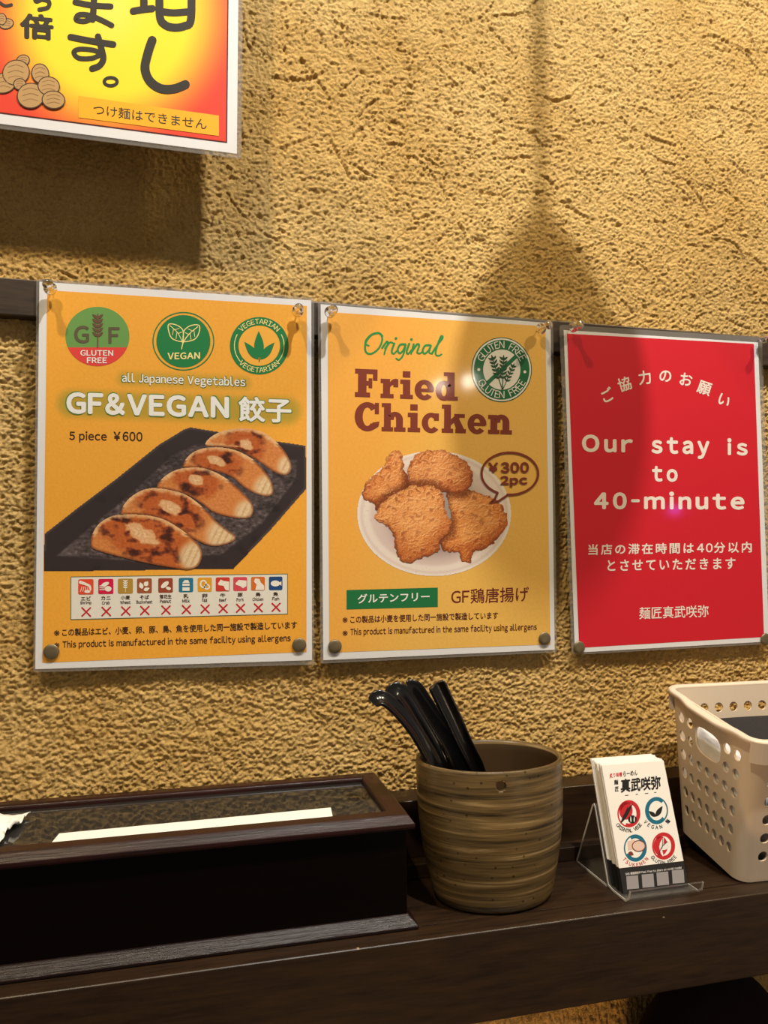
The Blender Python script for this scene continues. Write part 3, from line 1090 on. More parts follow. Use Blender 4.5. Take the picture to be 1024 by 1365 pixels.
for i, (cx, jp, en, rgb) in enumerate(icons):
    f = (cx - 114.6) / (367.5 - 114.6)
    cy = 782.3 - 4.6 * f
    s = 10.2 - 1.2 * f
    p1.polys('allergen_icon', [round_quad([(cx - s, cy - s), (cx + s, cy - s - 0.2), (cx + s, cy + s - 0.2), (cx - s, cy + s)], 2.2)], ink(*rgb), 5, tb)
    g = []
    k = s / 10
    if i == 0:
        g = stroke([(cx - 7 * k, cy - 6 * k), (cx - 1 * k, cy - 4 * k), (cx + 5 * k, cy - 1 * k), (cx + 6 * k, cy + 4 * k)], 4.2 * k, w_end=2 * k)
        for q in range(4):
            g += stroke([(cx - 5 * k + q * 2.6 * k, cy), (cx - 7 * k + q * 3 * k, cy + 6 * k)], 0.8, smooth=False)
        g += [ellipse(cx + 2 * k, cy + 6 * k, 4 * k, 2 * k, 16)]
    elif i == 1:
        g = [ellipse(cx + 3 * k, cy + 3 * k, 4.5 * k, 3.6 * k, 20), ellipse(cx - 1 * k, cy - 3 * k, 5.5 * k, 2.5 * k, 20, 0.4)]
        for q in range(3):
            g += stroke([(cx - 1 * k, cy + q * 2 * k), (cx - 8 * k, cy + (q * 2.6 - 1) * k)], 1.1, smooth=False)
    elif i == 2:
        g = wheat(cx, cy + 8 * k, cx, cy - 8 * k, 6.5 * k, 4)
    elif i == 3:
        g = [leaf(cx - 3 * k, cy + 4 * k, cx - 6 * k, cy - 5 * k, 6 * k), leaf(cx, cy, cx + 5 * k, cy - 6 * k, 6.5 * k), leaf(cx - 1 * k, cy + 6 * k, cx + 7 * k, cy + 3 * k, 5 * k)]
    elif i == 4:
        g = [ellipse(cx - 1 * k, cy - 1 * k, 6.5 * k, 3.2 * k, 20, 0.7), ellipse(cx + 4 * k, cy + 4 * k, 3.5 * k, 2.2 * k, 16, -0.3)]
    elif i == 5:
        g = [[(cx - 5 * k, cy - 2 * k), (cx + 5 * k, cy - 2 * k), (cx + 5 * k, cy + 1 * k), (cx - 5 * k, cy + 1 * k)], [(cx - 5 * k, cy + 3 * k), (cx + 5 * k, cy + 3 * k), (cx + 5 * k, cy + 8 * k), (cx - 5 * k, cy + 8 * k)],
             [(cx - 5 * k, cy - 3 * k), (cx - 2 * k, cy - 7 * k), (cx + 3 * k, cy - 7 * k), (cx + 5 * k, cy - 3 * k)]]
    elif i == 6:
        g = ring(cx - 2 * k, cy - 1 * k, 5 * k, 6 * k, 2.2 * k, 20) + ring(cx + 3 * k, cy + 3 * k, 4.5 * k, 4 * k, 2 * k, 20)
    elif i == 7:
        g = [[(cx - 7 * k, cy - 1 * k), (cx - 3 * k, cy - 7 * k), (cx + 1 * k, cy - 5 * k), (cx + 9 * k, cy - 4 * k), (cx + 9 * k, cy + 9 * k), (cx + 4 * k, cy + 8 * k), (cx + 1 * k, cy + 2 * k), (cx - 6 * k, cy + 1 * k)]]
    elif i == 8:
        g = [[(cx - 7 * k, cy - 1 * k), (cx - 2 * k, cy - 6 * k), (cx + 9 * k, cy - 5 * k), (cx + 9 * k, cy + 3 * k), (cx + 4 * k, cy + 6 * k), (cx, cy + 3 * k), (cx - 6 * k, cy + 1 * k)]]
    elif i == 9:
        g = [[(cx - 6 * k, cy - 3 * k), (cx - 4 * k, cy - 8 * k), (cx + 2 * k, cy - 7 * k), (cx + 4 * k, cy - 2 * k), (cx + 9 * k, cy + 3 * k), (cx + 9 * k, cy + 9 * k), (cx - 4 * k, cy + 9 * k), (cx - 2 * k, cy + 1 * k)]]
    else:
        g = [ellipse(cx - 0.5 * k, cy, 6.8 * k, 4.4 * k, 24), [(cx + 4 * k, cy), (cx + 8.5 * k, cy - 3.5 * k), (cx + 8.5 * k, cy + 3.5 * k)]]
    p1.polys('allergen_drawing', g, PALE, 6, tb)
    jy = 800.2 - 6 * f
    wj = (13 - 2 * f) if len(jp) == 2 else (16 if len(jp) == 3 else 7)
    p1.text('allergen_name', jp, (cx - wj / 2, jy + 0.3), (cx + wj / 2, jy), 5.4, DKTXT, 5, 0.02, parent=tb)
    we = {6: 15, 4: 10.5, 5: 14, 9: 21.5, 3: 7.5, 7: 15.5}[len(en)] - 1.2 * f
    p1.text('allergen_name', en, (cx - we / 2, jy + 6.2), (cx + we / 2, jy + 5.9), 5.2 if any(c in en for c in 'pgy') else 4.6, DKTXT, 5, 0.025, parent=tb)
    xx, xy, r = cx + 0.5, 815.6 - 6.2 * f, 6.1 - 0.4 * f
    p1.polys('cross_mark', stroke([(xx - r, xy - r), (xx + r, xy + r)], 2.0, smooth=False, caps=False) + stroke([(xx - r, xy + r), (xx + r, xy - r)], 2.0, smooth=False, caps=False), RED, 5, tb)

p1.text('note_mark', '※', (72, 847.6), (79.5, 847.4), 7.4, DKTXT, 3, 0.004)
p1.text('note_text', 'この製品はエビ、小麦、卵、豚、鳥、魚を使用した同一施設で製造しています', (83, 848.1), (396, 838), 10.2, DKTXT, 3, 0.02)
p1.text('note_mark', '※', (72, 864.0), (79.5, 863.8), 7.4, DKTXT, 3, 0.004)
p1.text('note_text', 'This product is manufactured in the same facility using allergens', (83.5, 866.0), (387.5, 857.2), 12, DKTXT, 3, 0.024)

# ================================================================== poster: fried chicken
z4 = zt(410, 390, 3.012)
z5 = zt(410, 580, 3.012)
BROWN = ink(126, 52, 34)
p2 = make_poster('chicken_poster', 'laminated orange poster advertising fried chicken on a white plate, in the middle', 0.219601, -0.001104, 0.001244, 0.0,
                 round_quad([(424, 401), (737.5, 427.5), (742.5, 869.5), (427.5, 884.5)], 3),
                 [(427.5, 405.5), (734, 431), (739.5, 866), (431, 880)])


def p2_ground(X, Y):
    rgb = np.zeros(X.shape + (3,))
    rgb[:] = (238, 170, 70)
    t = sstep(470, 640, X + 0.25 * (Y - 600))
    rgb = mixc(rgb, (232, 184, 90), t * 0.9)
    rgb += (fbm(X / 3.0, Y / 3.0, 6, 2) * 7)[..., None]
    return rgb, np.ones(X.shape, bool)


quad_picture(p2, 'printed_ground', [(436.6, 416), (727, 435), (733.7, 859), (439, 870)], 200, 280, p2_ground, 2)

script = []
for pts in ([(300, 175), (285, 163), (255, 172), (233, 203), (234, 238), (256, 246), (285, 225), (300, 190), (290, 165), (262, 166), (238, 186), (232, 205), (246, 214)],
            [(300, 222), (318, 198), (322, 206), (312, 232), (308, 248)], [(312, 224), (330, 201), (343, 203)],
            [(348, 205), (338, 236), (346, 246), (358, 234)], [(392, 208), (372, 210), (362, 230), (370, 244), (384, 232), (394, 208), (384, 250), (368, 270), (356, 265)],
            [(408, 206), (398, 236), (404, 246), (418, 230)], [(426, 208), (416, 246)], [(419, 236), (440, 208), (448, 214), (440, 240), (452, 244), (462, 236)],
            [(492, 212), (472, 214), (462, 234), (470, 246), (486, 232), (496, 212), (488, 240), (500, 246)], [(500, 244), (526, 204), (542, 182), (536, 176), (522, 210), (514, 246), (526, 254), (538, 248)]):
    script += stroke(z4(pts), 2.9, w_end=2.1)
script += [ellipse(*z4([(355, 184)])[0], 1.8, n=12), ellipse(*z4([(417, 188)])[0], 1.8, n=12)]
p2.polys('script_title', script, ink(36, 138, 66), 3)


# heavy slab-serif letters: rectangles, polygons and arcs on a unit grid
def rect(x0, y0, x1, y1):
    return [[(x0, y0), (x1, y0), (x1, y1), (x0, y1)]]


def arcband(cx, cy, rx, ry, tx, ty, a0, a1, n=24):
    out = []
    for k in range(n):
        q = []
        for (kk, o_) in ((k, 1), (k + 1, 1), (k + 1, 0), (k, 0)):
            t = math.radians(a0 + (a1 - a0) * kk / n)
            q.append((cx + (rx if o_ else rx - tx) * math.cos(t), cy + (ry if o_ else ry - ty) * math.sin(t)))
        out.append(q)
    return out


XH = 0.68
SLAB = {
    'F': (0.80, rect(.10, 0, .38, 1) + rect(0, 0, .50, .17) + rect(0, .83, .74, 1) + rect(.59, .60, .74, .9) + rect(.3, .42, .52, .58) + rect(.45, .33, .57, .68)),
    'r': (0.60, rect(.08, 0, .31, XH) + rect(0, 0, .43, .15) + rect(0, XH - .15, .31, XH) + [[(.28, .34), (.36, .46), (.45, .48), (.45, XH + .01), (.38, XH - .02), (.28, XH - .14)]] + [[(.42, .40), (.58, .40), (.58, XH), (.50, XH + .02), (.42, XH)]]),
    'i': (0.44, rect(.09, 0, .33, XH) + rect(0, 0, .42, .15) + rect(0, XH - .15, .33, XH) + rect(.08, .76, .33, .98)),
    'e': (0.64, arcband(.31, XH / 2, .32, XH / 2 + .02, .21, .16, 5, 320) + rect(.1, .27, .60, .39) + [[(.42, .38), (.63, .30), (.62, .45), (.45, .5)]]),
    'd': (0.76, arcband(.27, XH / 2, .28, XH / 2 + .02, .20, .16, 0, 360) + rect(.38, 0, .62, 1) + rect(.26, .86, .62, 1) + rect(.42, 0, .73, .15)),
    'C': (0.86, arcband(.42, .5, .43, .52, .27, .19, 40, 318, 32) + rect(.67, .60, .81, 1.0) + [[(.60, .30), (.83, .34), (.80, .16), (.66, .06), (.55, .2)]]),
    'h': (0.84, rect(.08, 0, .31, 1) + rect(0, .86, .31, 1) + rect(0, 0, .39, .15) + arcband(.45, .42, .27, .28, .23, .17, 0, 180) + rect(.49, 0, .72, .43) + rect(.42, 0, .81, .15)),
    'c': (0.62, arcband(.31, XH / 2, .32, XH / 2 + .02, .21, .16, 50, 320) + rect(.40, .42, .57, XH)),
    'k': (0.84, rect(.08, 0, .31, 1) + rect(0, .86, .31, 1) + rect(0, 0, .39, .15) + [[(.28, .24), (.28, .46), (.52, XH), (.76, XH)], [(.40, .42), (.56, .56), (.78, .10), (.50, .10)]] + rect(.46, 0, .82, .15) + rect(.42, XH - .13, .78, XH)),
    'n': (0.84, rect(.08, 0, .31, XH) + rect(0, XH - .15, .31, XH) + rect(0, 0, .39, .15) + arcband(.45, .41, .27, .29, .23, .17, 0, 180) + rect(.49, 0, .72, .43) + rect(.42, 0, .81, .15)),
}


def slab_text(sh, name, s, bl, br, h, mat, layer):
    polys = []
    x = 0.0
    for ch in s:
        w, pp = SLAB[ch]
        polys += [[(a + x, b) for a, b in pg] for pg in pp]
        x += w + 0.045
    tot = x - 0.045
    bl = np.array(bl, float)
    d = np.array(br, float) - bl
    return sh.polys(name, [[tuple(bl + d * (a / tot) + np.array([0.01 * h * b, -h * b])) for a, b in pg] for pg in polys], mat, layer)


slab_text(p2, 'title_text', 'Fried', (473, 529), (611.5, 534.5), 37.5, BROWN, 3)
slab_text(p2, 'title_text', 'Chicken', (473, 573.8), (683.5, 579.3), 37.5, BROWN, 3)

cx, cy = 668.6, 493
lg = p2.polys('gluten_free_logo', [ellipse(cx, cy, 40.4, 43.2)], ink(22, 84, 52), 3)
p2.polys('logo_ring', [ellipse(cx, cy, 39.2, 42)], ink(226, 228, 222), 4, lg)
p2.polys('logo_ring', [ellipse(cx, cy, 37, 39.8)], ink(20, 104, 62), 5, lg)
p2.polys('logo_disc', [ellipse(cx, cy, 24.8, 26.8)], ink(226, 224, 216), 6, lg)
a = math.radians(43)
b = np.array([math.cos(a), -math.sin(a)])
nn = np.array([b[1], -b[0]])
c0 = np.array([cx, cy])
p2.polys('logo_bar', [[tuple(c0 - b * 26 + nn * 2.6), tuple(c0 + b * 26 + nn * 2.6), tuple(c0 + b * 26 - nn * 2.6), tuple(c0 - b * 26 - nn * 2.6)]], ink(20, 104, 62), 7, lg)
p2.polys('wheat_drawing', wheat(669, 519, 655, 474, 11, 6) + wheat(669.5, 519, 671, 474, 11, 6) + wheat(670, 519, 685, 485, 9, 5), ink(24, 74, 44), 8, lg)
LW = ink(232, 232, 226)
p2.arc_text('lettering', 'GLUTEN FREE', (cx, cy), 31, 152, 28, 9.5, 0.9, LW, 7, 0.0, parent=lg, ry=33.3)
p2.arc_text('lettering', 'GLUTEN FREE', (cx, cy), 31, 211, 329, 9.5, 0.9, LW, 7, 0.0, True, parent=lg, ry=33.3)
p2.polys('logo_dot', [ellipse(cx - 30.7, cy, 2, 2, 12)], LW, 7, lg)
p2.polys('logo_dot', [ellipse(cx + 30.7, cy + 3, 2, 2, 12)], LW, 7, lg)

# plate picture and chicken
PCX, PCY, PRX, PRY = 578.7, 684.6, 102.8, 83.6


def plate_fn(X, Y):
    e = np.hypot((X - PCX) / PRX, (Y - PCY) / PRY)
    rgb = np.zeros(X.shape + (3,))
    rgb[:] = (218, 198, 190)
    rgb = mixc(rgb, (236, 226, 216), sstep(0.93, 0.985, e))
    rgb = mixc(rgb, (196, 172, 166), 0.7 * sstep(0.9, 0.6, e) * sstep(640, 740, Y))
    rgb = mixc(rgb, (236, 224, 212), 0.8 * sstep(0.80, 0.87, e) * sstep(0.95, 0.90, e))
    sp = vnoise(X / 1.5, Y / 1.5, 44)
    rgb = mixc(rgb, (170, 140, 128), 0.5 * sstep(0.93, 0.98, sp))
    rgb = rgb * (1 - 0.25 * sstep(0.8, 0.4, np.hypot((X - 585) / 100, (Y - 690) / 80)))[..., None]
    return rgb, e < 1


plate = p2.picture('plate_picture', (474, 599, 683, 770), 0.8, plate_fn, 3)
CA = z5([(215, 235), (235, 190), (265, 165), (310, 120), (330, 70), (355, 58), (380, 70), (385, 130), (402, 165), (412, 212), (390, 240), (360, 300), (320, 320), (275, 300), (260, 270), (225, 260)])
CB = z5([(402, 170), (405, 120), (430, 80), (480, 60), (540, 57), (592, 80), (640, 110), (663, 150), (658, 205), (620, 235), (560, 230), (500, 225), (440, 222), (405, 205)])
CC = z5([(268, 325), (300, 270), (350, 235), (420, 203), (500, 203), (545, 235), (552, 300), (575, 345), (570, 390), (530, 420), (528, 470), (470, 488), (400, 518), (370, 500), (350, 450), (345, 400), (320, 360), (280, 345)])
CD = z5([(555, 225), (640, 213), (700, 235), (760, 260), (797, 310), (800, 360), (770, 412), (720, 450), (662, 472), (655, 515), (620, 511), (603, 472), (550, 466), (526, 430), (560, 390), (575, 320)])


def chicken_fn(pg, seed, tone, over=()):
    def fn(X, Y):
        wx = X + fbm(X / 7, Y / 7, seed, 2) * 3.2
        wy = Y + fbm(X / 7, Y / 7, seed + 5, 2) * 3.2
        ins = in_poly(wx, wy, pg)
        D = edge_dist(wx, wy, pg)
        a_ = np.array(pg)
        cx_, cy_ = a_.mean(0)
        R = np.ptp(a_, axis=0).max() / 2
        ux = X + fbm(X / 9, Y / 9, seed + 41, 2) * 5
        uy = Y + fbm(X / 9, Y / 9, seed + 45, 2) * 5
        r1 = 1 - np.abs(fbm(ux / 9.5, uy / 8.5, seed + 11, 2)) * 2.6
        r2 = 1 - np.abs(fbm(ux / 4.2, uy / 3.8, seed + 14, 2)) * 2.2
        n2 = fbm(X / 2.2, Y / 2.0, seed + 17, 2)
        hgt = 0.55 * r1 + 0.33 * r2 + 0.25 * n2
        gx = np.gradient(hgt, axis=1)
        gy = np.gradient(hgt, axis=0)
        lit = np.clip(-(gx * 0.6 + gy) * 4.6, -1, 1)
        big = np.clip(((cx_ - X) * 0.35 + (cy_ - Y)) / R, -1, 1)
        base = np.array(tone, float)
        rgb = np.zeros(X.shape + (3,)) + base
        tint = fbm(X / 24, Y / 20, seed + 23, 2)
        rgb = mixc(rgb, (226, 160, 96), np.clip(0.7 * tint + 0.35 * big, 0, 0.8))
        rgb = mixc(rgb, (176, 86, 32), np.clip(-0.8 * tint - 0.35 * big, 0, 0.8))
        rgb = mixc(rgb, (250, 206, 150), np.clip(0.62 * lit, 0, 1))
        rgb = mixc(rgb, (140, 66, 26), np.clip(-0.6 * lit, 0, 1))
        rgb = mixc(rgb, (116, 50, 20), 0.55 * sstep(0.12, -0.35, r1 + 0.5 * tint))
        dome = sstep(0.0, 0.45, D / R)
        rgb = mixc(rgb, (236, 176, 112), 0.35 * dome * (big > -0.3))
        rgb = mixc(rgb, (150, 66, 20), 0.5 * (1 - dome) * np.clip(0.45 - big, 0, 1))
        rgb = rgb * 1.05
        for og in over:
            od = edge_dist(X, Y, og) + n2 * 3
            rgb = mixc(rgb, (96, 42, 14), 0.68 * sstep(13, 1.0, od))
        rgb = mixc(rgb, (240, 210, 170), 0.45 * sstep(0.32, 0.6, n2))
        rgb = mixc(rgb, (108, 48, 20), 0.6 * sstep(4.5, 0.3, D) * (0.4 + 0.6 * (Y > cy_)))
        return rgb, ins
    return fn


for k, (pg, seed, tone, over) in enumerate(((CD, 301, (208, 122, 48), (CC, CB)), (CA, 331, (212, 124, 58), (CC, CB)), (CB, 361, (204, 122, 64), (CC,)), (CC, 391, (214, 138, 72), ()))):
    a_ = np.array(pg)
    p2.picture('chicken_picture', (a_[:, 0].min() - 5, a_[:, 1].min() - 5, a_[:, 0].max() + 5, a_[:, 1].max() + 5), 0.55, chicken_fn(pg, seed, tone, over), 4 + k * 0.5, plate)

bub = ring(679.3, 631.5, 39.2, 29.6, 3.0, 60, -97, 245)
tail = z5([(762, 232), (752, 255), (728, 274), (765, 266), (800, 243)])
o = p2.polys('price_bubble', bub + stroke(tail, 3.0, smooth=False), BROWN, 7)
p2.text('price_text', '￥300', (650.4, 630.8), (704.8, 630.6), 14.6, BROWN, 7, 0.045, parent=o)
p2.text('price_text', '2pc', (666.6, 650), (702.8, 649), 15.5, BROWN, 7, 0.045, parent=o)
o = p2.polys('green_label', [[(462, 786.5), (583.6, 783.2), (583.6, 809), (462, 812.4)]], ink(22, 112, 62), 3)
p2.text('label_text', 'グルテンフリー', (476.5, 804.5), (572.7, 801.2), 12.6, WHITE, 4, 0.02, parent=o)
p2.text('name_text', 'GF鶏唐揚げ', (601.5, 805.5), (705, 801.5), 20, ink(110, 30, 26), 3, 0.008)
p2.text('note_mark', '※', (456.5, 830), (463.5, 829.8), 7, ink(84, 34, 22), 3, 0.004)
p2.text('note_text', 'この製品は小麦を使用した同一施設で製造しています', (467, 830.8), (664, 825), 9.8, ink(84, 34, 22), 3, 0.018)
p2.text('note_mark', '※', (456.5, 847.6), (463.5, 847.4), 7, ink(84, 34, 22), 3, 0.004)
p2.text('note_text', 'This product is manufactured in the same facility using allergens', (467, 849), (715.5, 842.2), 11.6, ink(84, 34, 22), 3, 0.022)

# ================================================================== poster: red notice
z6 = zt(730, 400, 2.786)
p3 = make_poster('red_notice_poster', 'laminated red notice asking guests to limit their stay to 40 minutes, at the right', 0.445532, -0.006528, 0.007793, 0.0,
                 round_quad([(746, 432.5), (1016, 449.5), (1031, 858), (762.5, 873)], 5),
                 [(751.5, 440), (1010.5, 456.5), (1025.5, 855), (766.5, 870)],
                 [(755.8, 444.8), (1004.8, 458.5), (1018.5, 849), (772, 863.5)], ink(206, 24, 42))
RW = ink(238, 226, 216)
for ch, (cx_, cy_), rot in (('ご', (222, 352), 27), ('協', (285, 312), 17), ('力', (360, 288), 8), ('の', (437, 283), 0), ('お', (514, 295), -9), ('願', (582, 327), -18), ('い', (655, 373), -27)):
    pass
chars = [('ご', (222, 352), 27), ('協', (285, 312), 17), ('力', (360, 288), 8), ('の', (437, 283), 0), ('お', (514, 295), -9), ('願', (582, 327), -18), ('い', (655, 373), -27)]
V, Fc = [], []
for ch, c_, rot in chars:
    G, gf, gb = text_flat(ch, 0.02, 1.0)
    ctr = (G.min(0) + G.max(0)) / 2
    g = (G - ctr) * 19.5
    r_ = math.radians(rot)
    c_ = np.array(z6([c_])[0])
    px = c_[0] + (g[:, 0] * math.cos(r_) - g[:, 1] * math.sin(r_)) * 0.95
    py = c_[1] - (g[:, 0] * math.sin(r_) + g[:, 1] * math.cos(r_))
    k = len(V)
    V += [tuple(v) for v in p3.loc(np.stack([px, py], -1), 3, gb)]
    Fc += [tuple(k + j for j in f) for f in gf]
mesh_obj('heading_text', V, Fc, RW, p3.root)
p3.text('notice_text', 'Our', (775.6, 602.6), (843.5, 603.8), 23.5, RW, 3, 0.042, 1.35)
p3.text('notice_text', 'stay', (868.2, 611), (945.6, 612.3), 28.5, RW, 3, 0.042, 1.35)
p3.text('notice_text', 'is', (969.4, 607), (996.5, 607.6), 23, RW, 3, 0.042, 1.5)
p3.text('notice_text', 'to', (869, 642), (903.3, 642.6), 21, RW, 3, 0.042, 1.4)
p3.text('notice_text', '40-minute', (791.7, 679), (992.3, 679.6), 24, RW, 3, 0.042, 1.3)
p3.text('notice_text', '当店の滞在時間は40分以内', (784, 740), (1002, 736.5), 14.6, RW, 3, 0.022, 1.15)
p3.text('notice_text', 'とさせていただきます', (809.7, 761.5), (980.3, 758.5), 15.2, RW, 3, 0.022, 1.15)
p3.text('signature_text', '麺匠真武咲弥', (852, 825.6), (944.5, 822.4), 16.2, RW, 3, 0.01)

# ================================================================== poster: ginger (top left, hung further out)
Y4 = -0.034
z1 = zt(0, 0, 2.844)
c_br = at_y(315.8, 205, Y4)
c_bl = at_y(0, 165, Y4)
ang4 = math.atan2(c_br[2] - c_bl[2], c_br[0] - c_bl[0])
c4, s4 = math.cos(ang4), math.sin(ang4)
W4, H4 = 0.21, 0.297
tl4 = c_br - W4 * np.array([c4, 0, s4]) + H4 * np.array([-s4, 0, c4])


def pix_of(P):
    q = (np.atleast_2d(P) - CAM) @ ROWS.T
    return np.stack([512 + F_PX * q[:, 0] / q[:, 2], 682.5 - F_PX * q[:, 1] / q[:, 2]], -1)


def p4rect(l, r, t, b):
    """pixels of a rectangle given in metres from the sheet's lower right corner"""
    ux, uz = np.array([c4, 0, s4]), np.array([-s4, 0, c4])
    return [tuple(p) for p in pix_of(np.array([c_br - l * ux + t * uz, c_br - r * ux + t * uz, c_br - r * ux + b * uz, c_br - l * ux + b * uz]))]


p4 = make_poster('ginger_poster', 'yellow and red laminated ginger poster hung at the top left corner', tl4[0], tl4[2], ang4, Y4,
                 round_quad(p4rect(0.2135, -0.0035, 0.3005, -0.0035), 3), p4rect(0.21, 0, 0.297, 0), w=W4, h=H4)
p4.polys('printed_frame', [p4rect(0.202, 0.0075, 0.289, 0.0075)], ink(70, 16, 18), 2)


def p4_ground(X, Y):
    rgb = np.zeros(X.shape + (3,))
    rgb[:] = (250, 222, 40)
    e = np.hypot((X - 150) / 175, (Y - 15) / 190)
    rgb = mixc(rgb, (246, 150, 40), sstep(0.55, 0.82, e))
    rgb = mixc(rgb, (228, 62, 40), sstep(0.72, 1.0, e))
    rgb = mixc(rgb, (255, 232, 130), 0.5 * sstep(0.4, 0.0, e))
    return rgb, np.ones(X.shape, bool)


quad_picture(p4, 'printed_ground', p4rect(0.201, 0.0085, 0.288, 0.0085), 120, 160, p4_ground, 3)
BLK = ink(40, 34, 26)


def brush(name, strokes):
    g = []
    for pts, w in strokes:
        g += stroke(z1(pts), w / 2.844)
    return p4.polys(name, g, BLK, 5)


brush('brush_lettering', [([(577, 155), (562, 200), (550, 260), (568, 308), (610, 337), (660, 338), (703, 322)], 34)])
brush('brush_lettering', [([(505, 44), (540, 38), (578, 34)], 26), ([(545, -60), (546, 35)], 28), ([(606, -70), (606, 60), (625, 95), (660, 106), (700, 100), (724, 75), (726, -70)], 30), ([(612, 45), (660, 50), (722, 45)], 26), ([(612, -20), (722, -20)], 24), ([(520, -20), (574, -24)], 24)])
brush('brush_lettering', [([(286, 10), (350, 22), (420, 26)], 22), ([(360, -60), (356, 20), (352, 75)], 24), ([(352, 70), (320, 82), (290, 76), (300, 58), (340, 60), (385, 78), (424, 98)], 20), ([(290, -35), (410, -28)], 22)])
brush('brush_lettering', [([(268, 142), (340, 156), (430, 170)], 24), ([(372, 140), (386, 190), (392, 225), (378, 250), (350, 262)], 24), ([(388, 205), (350, 222), (300, 222), (280, 200), (300, 188), (345, 190), (382, 200)], 18)])
p4.polys('brush_lettering', ring(*z1([(420, 311)])[0], 10.8, 7.6, 4.4, 28), BLK, 5)
p4.text('brush_lettering', '倍', z1([(76, 146)])[0], z1([(204, 156)])[0], 34, BLK, 5, 0.04)
brush('brush_lettering', [([(128, -40), (136, 5), (160, 0), (186, 8), (182, 30), (150, 38)], 16)])
brush('brush_lettering', [([(0, 12), (20, 24), (44, 20)], 12)])
o = p4.polys('orange_label', [z1([(298, 365), (830, 440), (830, 517), (298, 447)])], ink(244, 176, 28), 5)
p4.text('label_text', 'つけ麺はできません', (124.8, 153.5), (275.5, 173.8), 14.5, BLK, 6, 0.0, parent=o)
TAN, TAN2 = ink(186, 148, 96), ink(150, 112, 66)
GL = ink(62, 40, 24)
gin = None
lay = 5
for (gx, gy, ga, gb, gr) in ((25, 92, 26, 18, 0.2), (8, 75, 16, 20, 0.0), (88, 232, 24, 20, 0.3), (14, 318, 46, 36, 0.2), (62, 278, 50, 46, 0.3), (76, 322, 22, 20, 0), (154, 282, 31, 36, 0.3), (118, 366, 50, 46, 0.1), (186, 330, 40, 34, -0.2), (204, 382, 42, 32, -0.1)):
    c_ = z1([(gx, gy)])[0]
    s_ = 1 / 2.844
    o1 = p4.polys('ginger_drawing', [ellipse(*c_, (ga + 3) * s_, (gb + 3) * s_, 32, gr)], GL, lay)
    p4.polys('ginger_fill', [ellipse(*c_, (ga - 1) * s_, (gb - 1) * s_, 32, gr)], TAN, lay + 0.3, o1)
    ln = []
    for k in (-0.45, 0.0, 0.45):
        ln += stroke([(c_[0] - ga * s_ * 0.6, c_[1] + k * gb * s_), (c_[0], c_[1] + (k - 0.18) * gb * s_), (c_[0] + ga * s_ * 0.55, c_[1] + k * gb * s_)], 0.9)
    p4.polys('ginger_lines', ln, TAN2, lay + 0.5, o1)
    lay += 0.6

# ------------------------------------------------------------------ pins
M_CLEAR, ntc, bc = nodes_of('clear_plastic')
bc.inputs['Base Color'].default_value = (0.97, 0.95, 0.93, 1)
bc.inputs['Roughness'].default_value = 0.05
bc.inputs['Transmission Weight'].default_value = 1.0
bc.inputs['IOR'].default_value = 1.47

HANDLE = [(0.0012, 0.0055), (0.0046, 0.0058), (0.0050, 0.0066), (0.0046, 0.0076), (0.0028, 0.0084), (0.0022, 0.011), (0.0024, 0.0145), (0.0036, 0.0172), (0.0039, 0.0182), (0.0036, 0.0192), (0.0012, 0.0194)]
NEEDLE = [(0.0002, -0.004), (0.0005, -0.001), (0.0005, 0.0058), (0.0003, 0.006)]
pin0 = None
PINS = [((69, 388), 'clear push pin at the upper left corner of the dumpling poster', 0.05, 0.02), ((396, 417), 'clear push pin at the upper right corner of the dumpling poster', 0.10, -0.05),
        ((438, 418), 'clear push pin at the upper left corner of the chicken poster', 0.12, 0.05), ((716, 441), 'clear push pin at the upper right corner of the chicken poster', 0.0, 0.12),
        ((760, 437), 'clear push pin at the upper left corner of the red notice', 0.15, 0.0), ((1011, 454), 'clear push pin at the upper right corner of the red notice', -0.05, 0.05)]
for (px, py), lab, tx, tz in PINS:
    P = at_y(px, py, -0.0006)
    if pin0 is None:
        pin0 = empty('push_pin', P, lab, 'push pin', 'clear push pins holding the posters')
        V, Fc = lathe(HANDLE, 28)
        mesh_obj('handle', [(v[0], -v[2], v[1]) for v in V], [f[::-1] for f in Fc], M_CLEAR, pin0, True)
        V, Fc = lathe(NEEDLE, 10)
        mesh_obj('needle', [(v[0], -v[2], v[1]) for v in V], [f[::-1] for f in Fc], M_STEEL, pin0, True, label='thin steel needle')
        r = pin0
    else:
        r = copy_tree(pin0)
        r['label'] = lab
    r.location = P
    r.rotation_euler = (tx, 0, tz)

DISC = [(0.0055, 0.0), (0.0057, 0.0004), (0.0055, 0.0009), (0.0050, 0.0013), (0.0030, 0.0016), (0.0003, 0.0017)]
TACKS = [((68.5, 868.5), 'brass thumbtack at the lower left corner of the dumpling poster'), ((399, 859.5), 'brass thumbtack at the lower right corner of the dumpling poster'),
         ((446.5, 861.5), 'brass thumbtack at the lower left corner of the chicken poster'), ((726, 851), 'brass thumbtack at the lower right corner of the chicken poster'),
         ((772, 863), 'brass thumbtack at the lower left corner of the red notice'), ((1020.5, 852), 'brass thumbtack at the lower right corner of the red notice')]
tk0 = None
for (px, py), lab in TACKS:
    P = at_y(px, py, -0.0009)
    if tk0 is None:
        V, Fc = lathe(DISC, 32)
        tk0 = mesh_obj('thumbtack', [(v[0], -v[2], v[1]) for v in V], [f[::-1] for f in Fc], M_BRASS, None, True)
        r = tk0
    else:
        r = tk0.copy()
        COL.objects.link(r)
    r.location = P
    tag(r, lab, 'thumbtack', 'brass thumbtacks along the lower edges of the posters')

